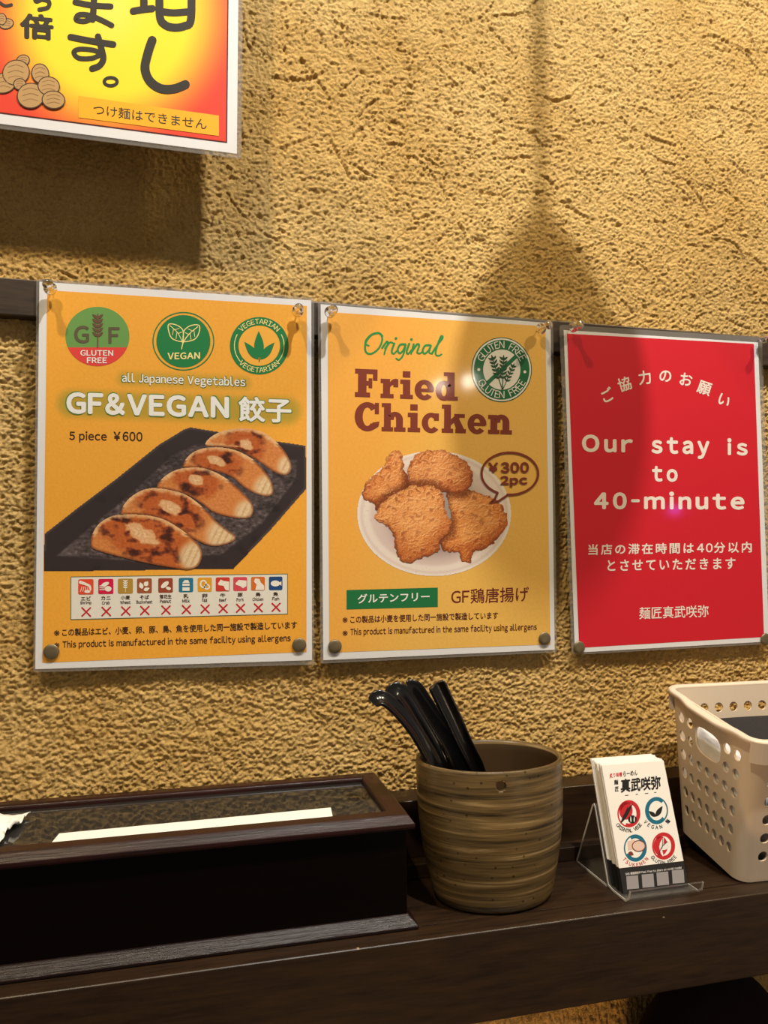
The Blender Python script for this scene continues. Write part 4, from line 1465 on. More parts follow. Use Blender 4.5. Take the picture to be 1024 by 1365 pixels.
# ------------------------------------------------------------------ lacquer box with glass lid
BX0, BX1 = -0.13, 0.2622       # body
BY0, BY1 = -0.1029, -0.004
bx = empty('lacquer_box', (0.07, -0.055, ZC), 'long black lacquered box with a framed glass lid on the shelf at the left', 'box')


def box_part(name, b, mat, bv=0.0008, parent=None):
    bmesh.ops.translate(b, verts=b.verts[:], vec=(-0.07, 0.055, -ZC))
    return bevel(bm_obj(name, b, mat, parent or bx), bv, 2)


bm = bmesh.new()
PLX0, PLX1, PLY0 = BX0 - 0.006, BX1 + 0.006, BY0 - 0.0085
loops = []
for i_, z_ in ((0.0, 0.0004), (0.0, 0.0024), (0.0075, 0.0078)):
    loops.append([bm.verts.new(p) for p in ((PLX0 + i_ * 0.75, PLY0 + i_, ZC + z_), (PLX1 - i_ * 0.75, PLY0 + i_, ZC + z_), (PLX1 - i_ * 0.75, -0.0375, ZC + z_), (PLX0 + i_ * 0.75, -0.0375, ZC + z_))])
for a_, b_ in zip(loops[:-1], loops[1:]):
    for k in range(4):
        bm.faces.new((a_[k], a_[(k + 1) % 4], b_[(k + 1) % 4], b_[k]))
bm.faces.new(loops[0][::-1])
bm.faces.new(loops[-1])
box_part('base_plinth', bm, wood('plinth_lacquer', S(16, 8, 8), S(36, 20, 18), rough=0.3, bump=0.9, scale=(5, 110, 110), spec=0.3), 0.0006)
ZT = -0.3915                    # top of the lid frame
bm = bmesh.new()                # body: open tray with walls
for a_ in ((BX0, BX1, BY0, BY0 + 0.006, ZC + 0.0078, ZT - 0.0105), (BX0, BX1, -0.046, -0.038, ZC + 0.0078, ZC + 0.058), (BX0, BX1, BY1 - 0.006, BY1, -0.4095, ZT - 0.0105),
           (BX0, BX0 + 0.006, BY0 + 0.006, BY1 - 0.006, -0.4095, ZT - 0.0105), (BX1 - 0.006, BX1, BY0 + 0.006, BY1 - 0.006, -0.4095, ZT - 0.0105),
           (BX1 - 0.006, BX1, BY0 + 0.006, -0.046, ZC + 0.0078, -0.4095), (BX0 + 0.006, BX1 - 0.006, BY0 + 0.006, -0.046, ZC + 0.0078, ZC + 0.014), (BX0 + 0.006, BX1 - 0.006, -0.038, BY1 - 0.006, -0.4095, -0.4065)):
    add_box(bm, *a_)
box_part('box_body', bm, M_LACQUER)
# moulded lid frame: profile swept round the rectangle
prof = [(0.0035, -0.0125), (0.0035, -0.0095), (-0.0030, -0.0090), (-0.0034, -0.0075), (-0.0034, -0.0055), (0.0, -0.0008), (0.0012, 0.0), (0.0105, 0.0), (0.0128, -0.0008), (0.0135, -0.0022), (0.0135, -0.0060), (0.0180, -0.0062), (0.0180, -0.0085), (0.0090, -0.0125)]
LX0, LX1, LY0, LY1 = BX0 - 0.001, BX1 + 0.001, BY0 - 0.0028, BY1 + 0.002
bm = bmesh.new()
loops = []
for (ins, dz) in prof:
    loops.append([bm.verts.new((x, y, ZT + dz)) for x, y in ((LX0 + ins, LY0 + ins), (LX1 - ins, LY0 + ins), (LX1 - ins, LY1 - ins * 0.85), (LX0 + ins, LY1 - ins * 0.85))])
for i in range(len(prof)):
    j = (i + 1) % len(prof)
    for k in range(4):
        bm.faces.new((loops[i][k], loops[i][(k + 1) % 4], loops[j][(k + 1) % 4], loops[j][k]))
box_part('lid_frame', bm, M_ROSEWOOD, 0.0004)
M_GLASS = film('lid_glass', 0.02, (0.75, 0.75, 0.72), 0.02)
bm = bmesh.new()
add_box(bm, LX0 + 0.0137, LX1 - 0.0137, LY0 + 0.0137, LY1 - 0.0117, ZT - 0.0060, ZT - 0.0040)
box_part('lid_glass', bm, M_GLASS, 0.0002)
zg = ZT - 0.0039
bm = bmesh.new()
vs = [bm.verts.new(p) for p in ((0.0290, -0.0918, zg), (0.2125, -0.0912, zg), (0.2150, -0.0670, zg), (0.0318, -0.0700, zg))]
r_ = bmesh.ops.extrude_face_region(bm, geom=[bm.faces.new(vs)])
bmesh.ops.translate(bm, verts=[v for v in r_['geom'] if isinstance(v, bmesh.types.BMVert)], vec=(0, 0, 0.0003))
o = box_part('blank_label', bm, M_PLAINPAPER, 0.00005)
o['label'] = 'blank white paper strip stuck on the glass lid'
# chopsticks lie unseen in the dark; a black lining closes the box
bm = bmesh.new()
add_box(bm, BX0 + 0.0065, BX1 - 0.0065, BY0 + 0.0065, -0.0465, ZC + 0.0145, ZC + 0.016)
box_part('box_lining', bm, plain('black_lining', S(14, 9, 7), rough=0.9), 0.0003)

# crumpled tissue on the lid
n = 30
X, Y = np.meshgrid(np.linspace(-0.5, 0.5, n), np.linspace(-0.5, 0.5, n))
h = 0.010 * np.abs(fbm(X * 3.2 + 3, Y * 3.2, 811, 3)) + 0.006 * (0.5 - np.hypot(X, Y))
h = h - h.min()
tx = -0.028 + 0.062 * X + 0.012 * fbm(X * 2, Y * 2, 821, 2) + 0.010 * Y
ty = -0.058 + 0.056 * Y + 0.008 * fbm(X * 2, Y * 2, 831, 2)
tz = zg + 0.0016 + h
co = np.stack([tx, ty, tz], -1).reshape(-1, 3)
idx = np.arange(n * n).reshape(n, n)
q = np.stack([idx[:-1, :-1], idx[:-1, 1:], idx[1:, 1:], idx[1:, :-1]], -1).reshape(-1, 4)
me = grid_mesh('paper_tissue', co, q)
me.polygons.foreach_set('use_smooth', np.ones(len(q), bool))
me.materials.append(M_PLAINPAPER)
o = bpy.data.objects.new('paper_tissue', me)
COL.objects.link(o)
md = o.modifiers.new('thickness', 'SOLIDIFY')
md.thickness = 0.0006
tag(o, 'crumpled white paper tissue lying on the left end of the glass lid', 'tissue')

# ------------------------------------------------------------------ ceramic cup
M_CUP, nt, b = nodes_of('banded_stoneware')
tc = nt.nodes.new('ShaderNodeTexCoord')
mp = nt.nodes.new('ShaderNodeMapping')
mp.inputs['Scale'].default_value = (6, 6, 150)
mp.inputs['Rotation'].default_value = (0.06, 0.15, 0)
nz = nt.nodes.new('ShaderNodeTexNoise')
nz.inputs['Scale'].default_value = 1.6
nz.inputs['Detail'].default_value = 6
nz.inputs['Roughness'].default_value = 0.6
nz.inputs['Distortion'].default_value = 0.5
rp = nt.nodes.new('ShaderNodeValToRGB')
cr = rp.color_ramp
cr.elements[0].position = 0.33
cr.elements[0].color = (*S(48, 38, 21), 1)
cr.elements[1].position = 0.66
cr.elements[1].color = (*S(168, 142, 98), 1)
e = cr.elements.new(0.48)
e.color = (*S(102, 82, 50), 1)
e = cr.elements.new(0.58)
e.color = (*S(126, 102, 64), 1)
vz = nt.nodes.new('ShaderNodeTexVoronoi')
vz.inputs['Scale'].default_value = 130
r2 = nt.nodes.new('ShaderNodeValToRGB')
r2.color_ramp.elements[0].position = 0.08
r2.color_ramp.elements[0].color = (0.2, 0.16, 0.12, 1)
r2.color_ramp.elements[1].position = 0.16
r2.color_ramp.elements[1].color = (1, 1, 1, 1)
mx = nt.nodes.new('ShaderNodeMix')
mx.data_type = 'RGBA'
mx.blend_type = 'MULTIPLY'
mx.inputs[0].default_value = 0.8
nt.links.new(tc.outputs['Object'], mp.inputs['Vector'])
nt.links.new(mp.outputs['Vector'], nz.inputs['Vector'])
nt.links.new(nz.outputs['Fac'], rp.inputs['Fac'])
nt.links.new(tc.outputs['Object'], vz.inputs['Vector'])
nt.links.new(vz.outputs['Distance'], r2.inputs['Fac'])
nt.links.new(rp.outputs['Color'], mx.inputs[6])
nt.links.new(r2.outputs['Color'], mx.inputs[7])
nt.links.new(mx.outputs[2], b.inputs['Base Color'])
b.inputs['Roughness'].default_value = 0.32
bp = nt.nodes.new('ShaderNodeBump')
bp.inputs['Strength'].default_value = 0.35
bp.inputs['Distance'].default_value = 0.001
nt.links.new(nz.outputs['Fac'], bp.inputs['Height'])
nt.links.new(bp.outputs['Normal'], b.inputs['Normal'])

CUPX, CUPY = 0.3362, -0.0728
HC = 0.1025
NSEG = 180
_outer = [(0.0415, 0.0), (0.0440, 0.0010), (0.0460, 0.0045), (0.0478, 0.012), (0.0505, 0.024), (0.0528, 0.036), (0.0545, 0.048), (0.0556, 0.060), (0.0562, 0.072), (0.0565, 0.084), (0.0566, 0.0945), (0.0567, 0.0995), (0.0562, 0.1018), (0.0550, HC)]
inner = [(0.0538, 0.1018), (0.0530, 0.0995), (0.0528, 0.0945), (0.0526, 0.084), (0.0522, 0.072), (0.0516, 0.060), (0.0505, 0.048), (0.0488, 0.036), (0.0465, 0.024), (0.0440, 0.013), (0.0400, 0.008), (0.0250, 0.0065)]
outer = []
for (ra, za), (rb, zb) in zip(_outer[:-1], _outer[1:]):
    nn_ = max(1, int((zb - za) / 0.0016)) if zb > za else 1
    outer += [(ra + (rb - ra) * q / nn_, za + (zb - za) * q / nn_) for q in range(nn_)]
outer.append(_outer[-1])
RY = 0.80
bm = bmesh.new()
rows = []
for (r, z) in outer + inner:
    rows.append([bm.verts.new((r * math.cos(2 * math.pi * k / NSEG) + 0.0018 * (1 - z / HC), r * RY * math.sin(2 * math.pi * k / NSEG), z)) for k in range(NSEG)])
for i in range(len(rows) - 1):
    for k in range(NSEG):
        f = bm.faces.new((rows[i][k], rows[i][(k + 1) % NSEG], rows[i + 1][(k + 1) % NSEG], rows[i + 1][k]))
        f.material_index = 1 if i > len(outer) else 0
bm.faces.new(list(reversed(rows[0])))
bm.faces.new(rows[-1]).material_index = 1
cup = bm_obj('utensil_cup', bm, M_CUP, smooth=True)
cup.data.materials.append(plain('brown_glaze', S(74, 56, 36), rough=0.35, noise=0.12, nscale=150))
cup.location = (CUPX, CUPY, ZC + 0.0004)
# the round hole near the rim
bm = bmesh.new()
bmesh.ops.create_cone(bm, cap_ends=True, segments=28, radius1=0.0036, radius2=0.0036, depth=0.03)
bmesh.ops.rotate(bm, verts=bm.verts[:], matrix=Matrix.Rotation(math.pi / 2, 3, 'X'))
hp = at_y(668, 1048, CUPY - 0.044)
bmesh.ops.translate(bm, verts=bm.verts[:], vec=(hp[0] - CUPX, hp[1] - CUPY, hp[2] - ZC - 0.0004))
cut_me = bpy.data.meshes.new('hole_cutter')
bm.to_mesh(cut_me)
bm.free()
cutter = bpy.data.objects.new('hole_cutter', cut_me)
COL.objects.link(cutter)
cutter.location = cup.location
md = cup.modifiers.new('hole', 'BOOLEAN')
md.operation = 'DIFFERENCE'
md.object = cutter
md.solver = 'EXACT'
bpy.context.view_layer.update()
dg = bpy.context.evaluated_depsgraph_get()
me2 = bpy.data.meshes.new_from_object(cup.evaluated_get(dg))
cup.modifiers.clear()
cup.data = me2
bpy.data.objects.remove(cutter)
tag(cup, 'brown banded oval stoneware cup with a small hole, holding black spoons', 'cup')

# ------------------------------------------------------------------ black spoons in the cup


def spoon(label, pts, y_top, y_bot, width, thick, twist, hook=0.0):
    """pts: pixels from the tip of the handle to the rim; below the rim the handle runs on to the bowl in the cup"""
    P = []
    n = len(pts)
    for i, (px, py) in enumerate(pts):
        P.append(at_y(px, py, y_top + (y_bot - y_top) * 0.5 * i / (n - 1)))
    d = P[-1] - P[-2]
    d = d / np.linalg.norm(d)
    L = (P[-1][2] - (ZC + 0.030)) / max(0.2, -d[2])
    xe = min(max(P[-1][0] + d[0] * L * 0.75, CUPX - 0.03), CUPX + 0.026)
    P.append(np.array([P[-1][0] * 0.4 + xe * 0.6, (y_top + y_bot) / 2 * 0.5 + y_bot * 0.5, ZC + 0.055]))
    P.append(np.array([xe, y_bot, ZC + 0.030]))
    root = empty('soup_spoon', P[-1], label, 'spoon', 'black spoons standing in the cup')
    C = smooth_path(P, 6)
    T = np.gradient(C, axis=0)
    T /= np.linalg.norm(T, axis=1, keepdims=True)
    V, Fc = [], []
    # channel section: flat back, raised rounded edges
    sec = [(-0.5, 0.35), (-0.46, 0.5), (-0.36, 0.5), (-0.30, 0.30), (-0.18, 0.12), (0, 0.06), (0.18, 0.12), (0.30, 0.30), (0.36, 0.5), (0.46, 0.5), (0.5, 0.35), (0.5, -0.2), (0.38, -0.45), (0.15, -0.5), (-0.15, -0.5), (-0.38, -0.45), (-0.5, -0.2)]
    m_ = len(sec)
    for i, (c, t) in enumerate(zip(C, T)):
        side = np.cross(t, np.array([0, 1.0, 0]))
        side /= np.linalg.norm(side)
        fwd = np.cross(side, t)
        ca, sa = math.cos(twist), math.sin(twist)
        wv = side * ca + fwd * sa
        tv = -side * sa + fwd * ca
        if tv[1] > 0:
            tv = -tv
            wv = -wv
        s = i / (len(C) - 1)
        k = min(1.0, (0.72 if not hook else 0.97) + 3.0 * s)
        if i == 0:
            k = 0.55 if not hook else 0.9
        w_ = width * k * (1.0 - 0.15 * s)
        for a_, b_ in sec:
            V.append(c + wv * a_ * w_ + tv * b_ * thick * (min(1.0, 0.35 + 4.0 * s) if not hook else 1.0) - P[-1])
    for i in range(len(C) - 1):
        for k in range(m_):
            Fc.append((i * m_ + k, i * m_ + (k + 1) % m_, (i + 1) * m_ + (k + 1) % m_, (i + 1) * m_ + k))
    Fc.append(tuple(reversed(range(m_))))
    Fc.append(tuple((len(C) - 1) * m_ + k for k in range(m_)))
    o = mesh_obj('handle', V, Fc, M_BLACKPL, root, True)
    md_ = o.modifiers.new('round', 'SUBSURF')
    md_.levels = md_.render_levels = 1
    # bowl
    V, Fc = [], []
    for i in range(9):
        v = i / 8
        for k in range(24):
            a_ = 2 * math.pi * k / 24
            V.append((0.008 * math.sin(v * math.pi / 2) * math.cos(a_) * 1.0, 0.0055 * math.sin(v * math.pi / 2) * math.sin(a_), -0.018 + 0.018 * (1 - math.cos(v * math.pi / 2))))
    for i in range(8):
        for k in range(24):
            Fc.append((i * 24 + k, i * 24 + (k + 1) % 24, (i + 1) * 24 + (k + 1) % 24, (i + 1) * 24 + k))
    o = mesh_obj('bowl', V, Fc, M_BLACKPL, root, True)
    md_ = o.modifiers.new('thickness', 'SOLIDIFY')
    md_.thickness = 0.0012
    return root


spoon('leftmost black spoon in the cup, its curved handle hooking to the left', [(497, 938), (504, 931), (514, 933), (530, 947), (552, 974), (570, 1006), (580, 1030)], -0.076, -0.080, 0.0130, 0.0042, 0.72)
spoon('second black spoon from the left in the cup, close behind the leftmost', [(519, 932), (529, 921.5), (541, 931), (558, 958), (576, 988), (588, 1010), (594, 1030)], -0.070, -0.070, 0.0148, 0.0042, 0.50)
spoon('third black spoon from the left in the cup, with a broad smooth handle', [(543, 921), (551, 921), (562, 936), (578, 960), (594, 985), (606, 1008), (614, 1030)], -0.062, -0.060, 0.0175, 0.0036, 0.20)
spoon('rightmost black spoon in the cup, with a straight flat ended handle', [(581, 911), (591, 932), (605, 961), (618, 990), (630, 1014), (636, 1028)], -0.080, -0.064, 0.0142, 0.0056, 0.14, 1.0)

# ------------------------------------------------------------------ card stand
hold = empty('card_stand', (0.4568, -0.085, ZC), 'clear acrylic stand holding a stack of shop cards, right of the cup', 'card stand')
TILT = math.radians(18.2)
PROFILE = [(-0.1185, 0.0105), (-0.1165, 0.0045), (-0.1120, 0.0012), (-0.0945, 0.0012), (-0.0885, 0.0025), (-0.0875, 0.0050), (-0.0875 + 0.050 * math.tan(TILT), 0.055), (-0.0695, 0.057), (-0.0675, 0.0555), (-0.0405, 0.0028), (-0.0400, 0.0012), (-0.0420, 0.0010), (-0.0860, 0.0010)]
HX0, HX1 = 0.4262, 0.4872


def sheet_strip(path, th, x0, x1, ox, oy):
    P = np.array(path)
    T = np.gradient(P, axis=0)
    T /= np.linalg.norm(T, axis=1, keepdims=True)
    N = np.stack([-T[:, 1], T[:, 0]], -1) * th / 2
    V, Fc = [], []
    for p, n_ in zip(P, N):
        for x in (x0, x1):
            for s_ in (1, -1):
                V.append((x - ox, p[0] + n_[0] * s_ - oy, p[1] + n_[1] * s_))
    for i in range(len(P) - 1):
        a_, b_ = i * 4, (i + 1) * 4
        Fc += [(a_, a_ + 2, b_ + 2, b_), (a_ + 1, b_ + 1, b_ + 3, a_ + 3), (a_, b_, b_ + 1, a_ + 1), (a_ + 2, a_ + 3, b_ + 3, b_ + 2)]
    k = (len(P) - 1) * 4
    Fc += [(0, 1, 3, 2), (k, k + 2, k + 3, k + 1)]
    return V, Fc


V, Fc = sheet_strip(PROFILE[:9], 0.0016, HX0, HX1, 0.4568, -0.085)
mesh_obj('card_rest', V, Fc, M_ACRYLIC, hold)
V, Fc = sheet_strip(PROFILE[8:], 0.0016, HX0, HX1, 0.4568, -0.085)
mesh_obj('back_strut', V, Fc, M_ACRYLIC, hold)
M_EDGE = plain('acrylic_edge', S(240, 238, 234), rough=0.25)
for x in (HX0, HX1):
    bm = bmesh.new()
    P = np.array(PROFILE)
    T = np.gradient(P, axis=0)
    T /= np.linalg.norm(T, axis=1, keepdims=True)
    N = np.stack([-T[:, 1], T[:, 0]], -1) * 0.00082
    rowsE = []
    for xo in ((x - 0.0003, x) if x == HX0 else (x, x + 0.0003)):
        rowsE.append([[bm.verts.new((xo - 0.4568, p[0] + s_ * n_[0] + 0.085, p[1] + s_ * n_[1])) for p, n_ in zip(P, N)] for s_ in (1, -1)])
    (A, B), (A2, B2) = rowsE
    for i in range(len(P) - 1):
        for u_, w_ in ((A, B), (B, B2), (B2, A2), (A2, A)):
            bm.faces.new((u_[i], u_[i + 1], w_[i + 1], w_[i]))
    bm_obj('sawn_edge', bm, M_EDGE, hold)['label'] = 'bright sawn edge of the acrylic sheet'

# cards
CW, CH, CT = 0.055, 0.091, 0.00034
M_CARD = plain('card_white', S(244, 238, 230), rough=0.45)
M_CARDK = plain('card_black', S(34, 32, 33), rough=0.45)
YAWC = math.radians(-0.8)
RC = Matrix.Rotation(YAWC, 4, 'Z') @ Matrix.Rotation(-TILT, 4, 'X')
CARD0 = Vector((0.4293 + CW / 2, -0.1049, ZC + 0.0022))


def card_mesh():
    band = 0.0175
    V = []
    for z in (0, band, CH):
        for x in (-CW / 2, CW / 2):
            for y in (0, CT):
                V.append((x, y, z))
    Fc = []
    mi = []
    for r_ in (0, 1):
        a_ = r_ * 4
        Fc += [(a_, a_ + 2, a_ + 6, a_ + 4), (a_ + 1, a_ + 5, a_ + 7, a_ + 3), (a_, a_ + 4, a_ + 5, a_ + 1), (a_ + 2, a_ + 3, a_ + 7, a_ + 6)]
        mi += [1 - r_] * 4
    Fc += [(0, 1, 3, 2), (8, 10, 11, 9)]
    mi += [1, 0]
    me_ = bpy.data.meshes.new('shop_card')
    me_.from_pydata(V, [], Fc)
    me_.materials.append(M_CARD)
    me_.materials.append(M_CARDK)
    me_.polygons.foreach_set('material_index', mi)
    return me_


cm = card_mesh()
NCARD = 34
front = None
for i in range(NCARD):
    o = bpy.data.objects.new('shop_card', cm)
    COL.objects.link(o)
    dy = 0.0146 * i / (NCARD - 1)
    jx = 0.0 if i == 0 else random.uniform(-0.0006, 0.0006) + (-0.0012 if i > 24 else (0.0009 if 6 < i < 15 else 0.0))
    jz = 0.0 if i == 0 else random.uniform(0, 0.0006) + (0.0012 if i > 22 else 0)
    o.matrix_world = Matrix.Translation(CARD0 + Vector((jx, dy / math.cos(TILT), 0.0))) @ RC @ Matrix.Translation((0, 0, jz))
    if i == 0:
        front = o
        tag(o, 'front shop card in the acrylic stand, white with four round logos above a black band', 'card')
    else:
        tag(o, 'white card with a black lower band, stacked behind the printed front card', 'card', 'shop cards stacked behind the front card')

# printing on the front card
MC = front.matrix_world.copy()
cn = np.array(MC.to_3x3() @ Vector((0, -1, 0)))
cp = np.array(MC.translation)


def card_plane(px, py):
    px = np.asarray(px, float)
    py = np.asarray(py, float)
    d = ((px - 512) / F_PX)[..., None] * ROWS[0] - ((py - 682.5) / F_PX)[..., None] * ROWS[1] + ROWS[2]
    t = ((cp - CAM) @ cn) / (d @ cn)
    return CAM + d * t[..., None]


LAYER_SAVE = LAYER
LAYER = 0.00006
cs = Sheet(front, MC, card_plane)
z8 = zt(740, 880, 3.6056)
KRED, KBLK, KTEAL = plain('card_red', S(196, 36, 44), 0.45), plain('card_ink', S(30, 28, 28), 0.45), plain('card_teal', S(24, 106, 132), 0.45)
KWHT, KGREY, KPINK = plain('card_print_white', S(236, 232, 226), 0.45), plain('card_patch_grey', S(150, 146, 148), 0.45), plain('card_pink', S(228, 196, 180), 0.45)
cs.text('small_heading', '炙り味噌', z8([(262, 568)])[0], z8([(322, 560)])[0], 6.5, KRED, 1, 0.03)
cs.text('small_heading', 'らーめん', z8([(328, 560)])[0], z8([(396, 553)])[0], 7.0, KBLK, 1, 0.03)
cs.text('shop_name', '麺', z8([(284, 600)])[0], z8([(304, 598)])[0], 6.8, KBLK, 1, 0.03)
cs.text('shop_name', '匠', z8([(288, 632)])[0], z8([(306, 630)])[0], 6.5, KBLK, 1, 0.03)
cs.text('shop_name', '真武咲弥', z8([(316, 638)])[0], z8([(508, 620)])[0], 18.5, KBLK, 1, 0.035)
for (gx, gy, w) in ((345, 650, 14), (393, 645, 8), (440, 641, 14), (482, 636, 8)):
    cs.polys('shop_name', stroke(z8([(gx - w / 2, gy), (gx + w / 2, gy - 1)]), 1.0, smooth=False), KBLK, 1)
for (gx, gy, mcol, txt, bcol, a0) in ((355, 738, KRED, 'ORIENTAL VEGE', KBLK, 100), (488, 723, KTEAL, 'VEGAN 麺', KBLK, -100), (386, 903, KTEAL, 'TSUKEMEN', KRED, 60), (522, 893, KRED, 'GLUTEN FREE', KBLK, 80)):
    c_ = z8([(gx, gy)])[0]
    lg = cs.polys('round_logo', ring(c_[0], c_[1], 15.3, 18.2, 5.2, 36, a0 - 210, a0 + 60), mcol, 1)
    cs.polys('logo_brush', ring(c_[0], c_[1], 15.3, 18.2, 1.8, 36, a0 + 60, a0 + 150), mcol, 1, lg)
    cs.arc_text('lettering', txt, c_, 19.5, 222, 320, 4.6, 0.85, bcol, 1, 0.03, True, parent=lg, ry=22.5)
    if mcol is KRED and gy < 800:
        cs.polys('logo_fill', [ellipse(c_[0] - 4, c_[1] - 4, 9, 12, 24)], KRED, 1, lg)
        cs.polys('vegetable_drawing', [leaf(*z8([(315, 785)])[0], *z8([(375, 685)])[0], 5), ellipse(*z8([(372, 765)])[0], 5.8, 5.4, 20), leaf(*z8([(330, 770)])[0], *z8([(352, 700)])[0], 3)], KBLK, 2, lg)
        cs.polys('vegetable_drawing', [leaf(*z8([(365, 780)])[0], *z8([(363, 748)])[0], 1.6), leaf(*z8([(380, 780)])[0], *z8([(381, 748)])[0], 1.6)], KWHT, 3, lg)
    elif gy < 800:
        cs.polys('leaf_drawing', [leaf(*z8([(484, 752)])[0], *z8([(517, 700)])[0], 6.5), leaf(*z8([(484, 752)])[0], *z8([(450, 725)])[0], 5.5)], KBLK, 2, lg)
    elif mcol is KTEAL:
        cs.polys('bowl_drawing', [ellipse(*z8([(402, 893)])[0], 8.8, 7.4, 24), [*z8([(348, 870), (385, 862), (388, 905), (350, 915)])]], KPINK, 2, lg)
        cs.polys('bowl_outline', ring(*z8([(402, 893)])[0], 9.2, 7.8, 1.2, 24) + [leaf(*z8([(352, 925)])[0], *z8([(378, 935)])[0], 6)], plain('card_brown', S(120, 56, 44), 0.5), 3, lg)
    else:
        cs.polys('logo_fill', [ellipse(c_[0] - 4, c_[1], 9.5, 13, 24)], KRED, 1, lg)
        cs.polys('ear_drawing', [leaf(*z8([(505, 905)])[0], *z8([(522, 850)])[0], 4.5), leaf(*z8([(510, 905)])[0], *z8([(555, 868)])[0], 4.5), leaf(*z8([(512, 912)])[0], *z8([(558, 890)])[0], 4), leaf(*z8([(520, 945)])[0], *z8([(500, 890)])[0], 3)], KWHT, 2, lg)
        cs.polys('ear_outline', stroke(z8([(500, 930), (512, 900), (540, 872)]), 0.9) + stroke(z8([(515, 900), (518, 860)]), 0.8), KBLK, 3, lg)
cs.text('band_text', 'SNS 情報発信中 Feel free to share on social media!', z8([(338, 1035)])[0], z8([(608, 1003)])[0], 3.6, KWHT, 1, 0.01)
for gx, gy in ((372, 1068), (446, 1060), (517, 1050), (591, 1040)):
    c_ = z8([(gx, gy)])[0]
    cs.polys('blank_patch', [[(c_[0] - 8.2, c_[1] - 8.2), (c_[0] + 7.4, c_[1] - 9.6), (c_[0] + 8.8, c_[1] + 8.0), (c_[0] - 7.0, c_[1] + 9.4)]], KGREY, 1)
LAYER = LAYER_SAVE

# ------------------------------------------------------------------ basket
BO = np.array([0.5268, -0.1085, ZC + 0.0006])
PSI, THE = math.radians(-1.9), math.radians(11.0)
ex = np.array([math.cos(PSI), math.sin(PSI), 0])
ey = np.array([-math.sin(PSI) * math.cos(THE), math.cos(PSI) * math.cos(THE), math.sin(THE)])
ez = np.cross(ex, ey)
BL_, BD0, BD1, BH = 0.27, 0.080, 0.1075, 0.117
basket = empty('plastic_basket', BO, 'beige perforated plastic basket on the shelf at the right edge', 'basket')
M_BASK = plain('beige_plastic', S(226, 208, 186), rough=0.42, noise=0.03, nscale=60)
CR = 0.011


def bk(a, b_, c):
    return ex * a + ey * b_ + ez * c


def rect_at(t):
    return (-0.003 * t, BL_ + 0.003 * t, -0.004 * t, BD0 + (BD1 - BD0) * t)


def side_pt(k, u, t, off=0.0):
    """u metres from the start of the flat of side k, t 0..1 up"""
    x0, x1, y0, y1 = rect_at(t)
    c = BH * t
    if k == 0:      # front, left to right
        L0 = BL_ - 2 * CR
        L = x1 - x0 - 2 * CR
        return bk(x0 + CR + u * L / L0, y0 - off, c)
    if k == 1:      # right
        L0 = BD1 - 2 * CR
        L = y1 - y0 - 2 * CR
        return bk(x1 + off, y0 + CR + u * L / L0, c)
    if k == 2:      # back
        L0 = BL_ - 2 * CR
        L = x1 - x0 - 2 * CR
        return bk(x1 - CR - u * L / L0, y1 + off, c)
    L0 = BD1 - 2 * CR
    L = y1 - y0 - 2 * CR
    return bk(x0 - off, y1 - CR - u * L / L0, c)


def corner_pt(k, a, t, off=0.0):
    """corner after side k, a 0..1"""
    x0, x1, y0, y1 = rect_at(t)
    cx_, cy_, s0 = [(x1 - CR, y0 + CR, -90), (x1 - CR, y1 - CR, 0), (x0 + CR, y1 - CR, 90), (x0 + CR, y0 + CR, 180)][k]
    th = math.radians(s0 + 90 * a)
    return bk(cx_ + (CR + off) * math.cos(th), cy_ + (CR + off) * math.sin(th), BH * t)


bmk = bmesh.new()


def quad_(ps):
    bmk.faces.new([bmk.verts.new(tuple(p)) for p in ps])


T0, PIT = 0.098, 0.131            # first row centre above the base, row pitch (fractions of height)
NROW = 6
LO, HI = T0 + 0.02, T0 + 0.02 + NROW * PIT
TAN = [math.tan(math.radians(15 * q)) for q in range(-3, 4)]
TBREAK = [0.0] + [LO + (j + 0.5 + 0.5 * t_) * PIT for j in range(NROW) for t_ in TAN[:-1]] + [HI, 0.96, 1.0]


def ring_cell(k, uc, tcn, ru, rt, bound, inner):
    """bound: offsets (-1..1 each way) round the outline; inner: function of angle -> offsets in metres"""
    pts = []
    for (bu, bt) in bound:
        a_ = math.atan2(bt, bu)
        iu, it = inner(a_)
        pts.append((side_pt(k, uc + iu, tcn + it / BH), side_pt(k, uc + ru * bu, tcn + rt * bt)))
    for s_ in range(len(pts)):
        (a1, b1), (a2, b2) = pts[s_], pts[(s_ + 1) % len(pts)]
        quad_([a1, b1, b2, a2])


def outline(nu, nt):
    """the boundary points shared with the neighbouring cells, anticlockwise"""
    eu = [((i + 0.5 + 0.5 * t_) / nu) * 2 - 1 for i in range(nu) for t_ in TAN[:-1]]
    et = [((j + 0.5 + 0.5 * t_) / nt) * 2 - 1 for j in range(nt) for t_ in TAN[:-1]]
    return [(x, -1) for x in eu] + [(1, y) for y in et] + [(-x, 1) for x in eu] + [(-1, -y) for y in et]


